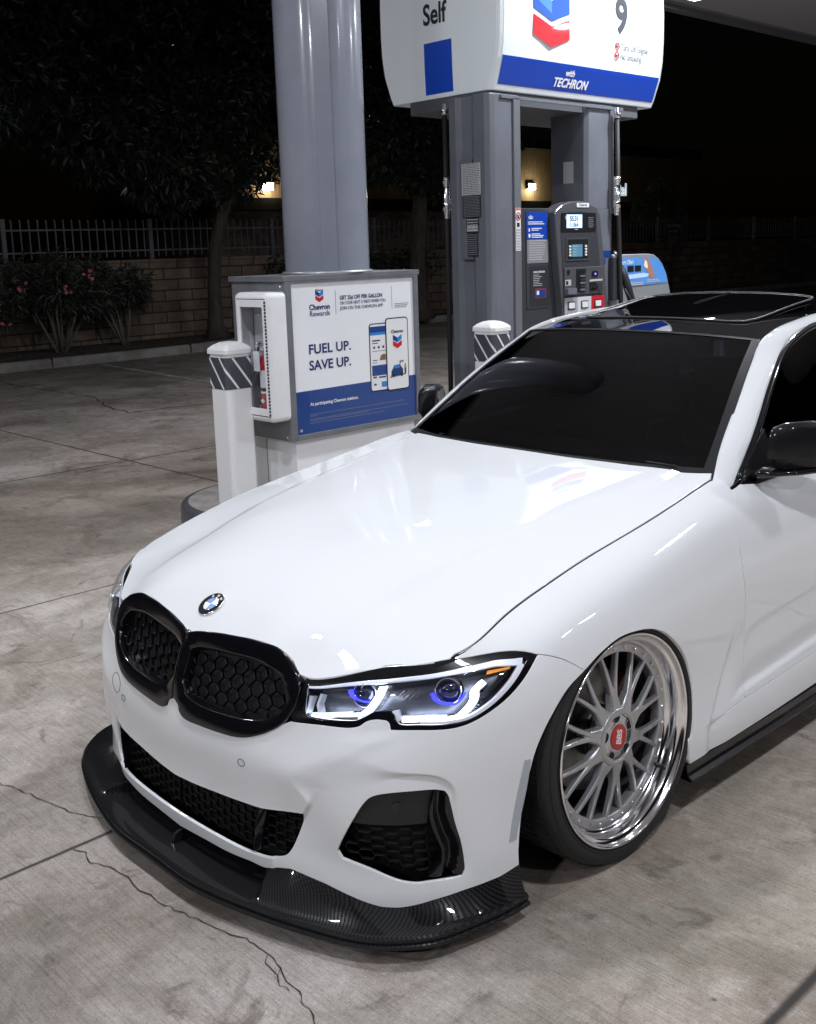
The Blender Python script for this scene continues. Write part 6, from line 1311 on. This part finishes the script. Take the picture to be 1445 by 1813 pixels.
for (y_,z_,wd,e,cl) in ((14.42,3.34,'left of the canopy column, over timber boards',11,(1.,.83,.62)),(24.75,3.50,'seen through the dispenser gap, over timber boards',16,(1.,.93,.66))):
    t=thing('wall_light','bright wall light '+wd,'wall light',(-20.04,y_,z_),'wall lights on the building beyond the fence')
    mb=MB();mb.bb((-.02,-.16,-.09),(.10,.16,.11));mb.build('lamp_housing',satin,t,bevel=.01);mb=MB();mb.bb((.04,-.15,-.125),(.14,.15,.06));mb.build('lamp_glass',mat('lit_wall_lamp',(1,1,1),.4,emit=cl,es=16.),t,bevel=.01)
    li=bpy.data.lights.new('glow','POINT');li.energy=e;li.color=cl;li.shadow_soft_size=.1;o=bpy.data.objects.new('glow',li);COL.objects.link(o);o.parent=t;o.location=(.32,0,-.12)
sg=thing('lit_sign','lit white sign letters on the dark building, mostly hidden by the dispenser','sign',(-19.5,28.72,3.22))
text('letters','Dental',.58,mat('lit_letters',(1,1,1),.4,emit=(.8,.9,1.),es=.6),sg,(0,.55,0),R_Y,U_Z,.02,'RIGHT',.02,0,.78)
mb=MB();mb.box((-.3,-.5,.2),(.5,2.2,.06));mb.build('sign_rail',satin,sg)
# no parking sign on its post
ns=thing('parking_sign','small dark No Parking sign on a thin post before the right part of the fence','sign',(-14.3,23.98,.125))
mb=MB();mb.tube([(0,0,0),(0,0,2.06)],.022,8);mb.build('post',satin,ns);mb=MB();mb.bb((.022,-.38,1.41),(.035,.38,2.06));mb.build('sign_plate',mat('sign_plate_dark',(.035,.03,.04),.6),ns)
for s_,z_,sz in (('No Parking',1.90,.15),('Any Time',1.76,.11)): text('lettering',s_,sz,grey_t,ns,(.036,0,z_),R_Y,U_Z,.001,'CENTER',.02)
pr=[flat('p',rect(-.3,1.46+k*.06,.3-.1*(k%2),1.475+k*.06),grey_t,ns,(.0365,0,0),R_Y,U_Z,.001) for k in range(4)]
for p_ in pr: p_.parent=None
merged('small_print',pr,ns)
# ---------------- planting
def leafmat(name,c1,c2):
    m=mat(name,c1,.5,0,.15);r=node(m,'ShaderNodeObjectInfo');g_=node(m,'ShaderNodeNewGeometry');f=noise(m,coords(m,'Object'),1.7,3,.6);Lk(m,ramp(m,f,[(.35,c1),(.65,c2)]),B(m).inputs['Base Color']);return m
lf1=leafmat('tree_leaves',(.005,.013,.008),(.019,.033,.018));lf2=leafmat('oleander_leaves',(.015,.021,.014),(.042,.048,.033));bark=mat('bark',(.085,.068,.060),.9);grime(bark,(.10,.08,.07),(.045,.035,.03),6,.35,.7,stretch=(3,3,.6));bump(bark,noise(bark,coords(bark,'Object',(4,4,.7)),6,6,.7),.9,.04)
stemm=mat('shrub_stems',(.16,.14,.115),.85);flw=mat('pink_petals',(.62,.16,.17),.6)
def leaves(centres,radii,n,L,w,bunch=7,droop=.35,squash=1.):
    """leaf rosettes spread through ellipsoid clumps; returns one mesh builder"""
    V=[];F=[]
    tot=sum(r**2 for r in radii)
    for c_,r in zip(centres,radii):
        m_=int(n*r*r/tot)
        for _ in range(m_):
            d=rng.normal(size=3);d/=np.linalg.norm(d);rad=r*(.55+.5*rng.random()**.6);p=np.array(c_)+d*rad*np.array([1,1,squash]);ax=d*np.array([1,1,.6])+rng.normal(0,.35,3);ax/=np.linalg.norm(ax)
            for b in range(bunch):
                t=rng.normal(size=3);t-=ax*(t@ax);t/=np.linalg.norm(t);dr=ax*(.35+.5*rng.random())+t*.85;dr[2]-=droop*rng.random();dr/=np.linalg.norm(dr);s=np.cross(dr,rng.normal(size=3));s/=np.linalg.norm(s);l_=L*(.7+.6*rng.random());o=len(V);q=p+dr*l_*.12
                V+=[q,q+dr*l_*.5+s*w,q+dr*l_+np.array([0,0,-.1*l_]),q+dr*l_*.5-s*w];F.append((o,o+1,o+2,o+3))
    mb=MB();mb.add(V,F);return mb
def tree(x,y,h,clumps,label,trunk,n,L=.16,w=.022):
    t=thing('tree',label,'tree',(x,y,.12),'trees along the planting bed')
    tr=MB();tr.tube(trunk[0],trunk[1],12)
    top=np.array(trunk[0][-1])
    for c_,r in clumps: 
        c_=np.array(c_);mid=(top+c_)/2+np.array([0,0,-.15*np.linalg.norm(c_-top)])*.3;tr.tube([top-[0,0,.15],mid,c_],[trunk[1][-1]*.55,.045,.015],7)
    tr.build('trunk',bark,t);leaves([c for c,r in clumps],[r for c,r in clumps],n,L,w).build('crown',lf1,t)
tree(-14.75,9.18,5,[((.2,.3,3.2),.75),((.3,-1.0,3.3),.95),((.4,1.2,4.0),1.1),((.2,-2.2,3.9),1.1),((.5,-.6,4.7),1.3),((.2,-3.4,4.6),1.2),((.6,.8,5.4),1.2),((.3,-1.9,5.6),1.4),((.2,-4.6,5.3),1.1),((-.5,2.2,4.7),.9)],'dark broadleaf tree with a leaning bare trunk left of the canopy column',([(-.0,.02,0),(.0,-.02,.25),(0,.0,.9),(.02,.06,1.7),(.05,.25,2.3),(.10,.55,2.7)],[.26,.15,.125,.12,.12,.13]),7200)
tree(-14.7,14.5,5,[((.2,.3,3.5),.9),((.2,-1.0,3.9),1.0),((.4,1.1,4.2),1.0),((.2,-.2,5.0),1.3),((.1,-1.6,5.3),1.2),((.3,1.6,5.5),1.2),((.2,2.9,4.6),.9)],'dark broadleaf tree between the canopy column and the dispenser',([(0,.05,0),(0,0,.3),(0,-.02,1.2),(.02,.05,2.1),(.05,.1,2.9)],[.34,.22,.19,.18,.15]),5200)
tree(-14.3,3.2,5,[((.2,.2,3.6),.9),((.4,1.4,4.5),1.2),((.2,-1.0,4.4),1.2),((.3,.6,5.5),1.4),((.4,2.2,5.6),1.0)],'dark broadleaf tree whose leaves hang into the top left corner',([(0,0,0),(0,.0,1.2),(.02,.1,2.9)],[.2,.13,.12]),3600)
t=thing('small_tree','small rounded shrubby tree beside the lit sign at the right','tree',(-16.9,27.3,.0));leaves([(0,0,2.75),(0,.7,2.6),(0,-.6,2.65),(.1,.1,3.1)],[.6,.5,.5,.45],1700,.10,.022).build('crown',leafmat('small_tree_leaves',(.05,.06,.035),(.11,.11,.07)),t);mb=MB();mb.tube([(0,0,0),(0,.1,1.4),(0,0,2.6)],[.09,.07,.03],8);mb.build('trunk',bark,t)
# oleanders
def oleander(x,y,r,h,label,fl,nst=9,n=520):
    t=thing('oleander_shrub',label,'shrub',(x,y,.12),'oleander shrubs along the block wall');mb=MB();cl=[]
    for k in range(nst):
        a=rng.uniform(0,2*math.pi);rr=r*rng.uniform(.35,1.);e=np.array([math.cos(a)*rr*.55,math.sin(a)*rr,h*rng.uniform(.62,1.)]);m_=e*np.array([.45,.45,.5])+rng.normal(0,.05,3);m_[2]=abs(m_[2]);mb.tube([(e[0]*.1,e[1]*.1,0),m_,e*[.8,.8,.85],e],[.024,.017,.011,.006],6);cl+=[e,e*[.85,.85,.82]]
    mb.build('stems',stemm,t);leaves(cl,[r*.36]*len(cl),n,.15,.011,8,.2).build('leaves',lf2,t)
    if fl:
        V=[];F=[]
        for k in range(fl):
            c_=cl[rng.integers(len(cl))]+rng.normal(0,.16,3)+np.array([.25,0,0])
            for q in range(6):
                cc=c_+rng.normal(0,.045,3);nv=rng.normal(size=3)+[1.2,-.6,.5];nv/=np.linalg.norm(nv);a1=np.cross(nv,[0,0,1.]);a1/=np.linalg.norm(a1);a2=np.cross(nv,a1)
                for p_ in range(5):
                    th=p_*2*math.pi/5+rng.random()*.2;o=len(V);d=a1*math.cos(th)+a2*math.sin(th);s=np.cross(nv,d);V+=[cc,cc+d*.022+s*.011,cc+d*.036+nv*.006,cc+d*.022-s*.011];F.append((o,o+1,o+2,o+3))
        mb=MB();mb.add(V,F);mb.build('blossoms',flw,t)
oleander(-14.45,4.55,.85,1.35,'oleander shrub with several pink blossom clusters at the far left of the wall',20,11,800)
oleander(-14.75,6.05,.85,1.45,'leafy oleander shrub with few blossoms and pale stems spreading from its foot',3,12,800)
oleander(-14.9,7.35,.70,1.32,'sparser oleander shrub with thin bare stems, nearest the leaning tree',1,11,430)
oleander(-14.4,3.0,.8,1.4,'oleander shrub with pink blossoms left of all the others',12,9,500)
# dark hedge and litter under the right wall
t=thing('clipped_hedge','low dark hedge along the wall between the two tree trunks','hedge',(-15.0,12.6,.12));leaves([(0,a,1.25+.0*a) for a in np.arange(-1.6,2.6,.45)],[.34]*10,900,.07,.016,6,.1,.8).build('leaves',lf1,t);mb=MB();[mb.tube([(0,a,0),(0,a+.05,1.2)],.02,6) for a in np.arange(-1.6,2.6,.45)];mb.build('stems',bark,t)
V=[];F=[]
for k in range(700):
    y_=rng.uniform(2,16);x_=np.interp(y_,kc[:,1],kc[:,0])-rng.uniform(.2,1.2);a=rng.uniform(0,6.28);d=np.array([math.cos(a),math.sin(a),0])*.05;s=np.array([-d[1],d[0],0])*.25;p=np.array([x_,y_,.131+.01*rng.random()]);o=len(V);V+=[p-d,p+s,p+d+[0,0,.01],p-s];F.append((o,o+1,o+2,o+3))
mb=MB();mb.add(V,F);tag(mb.build('leaf_litter',mat('dry_leaves',(.13,.085,.05),.9)),None,None,kind='stuff')
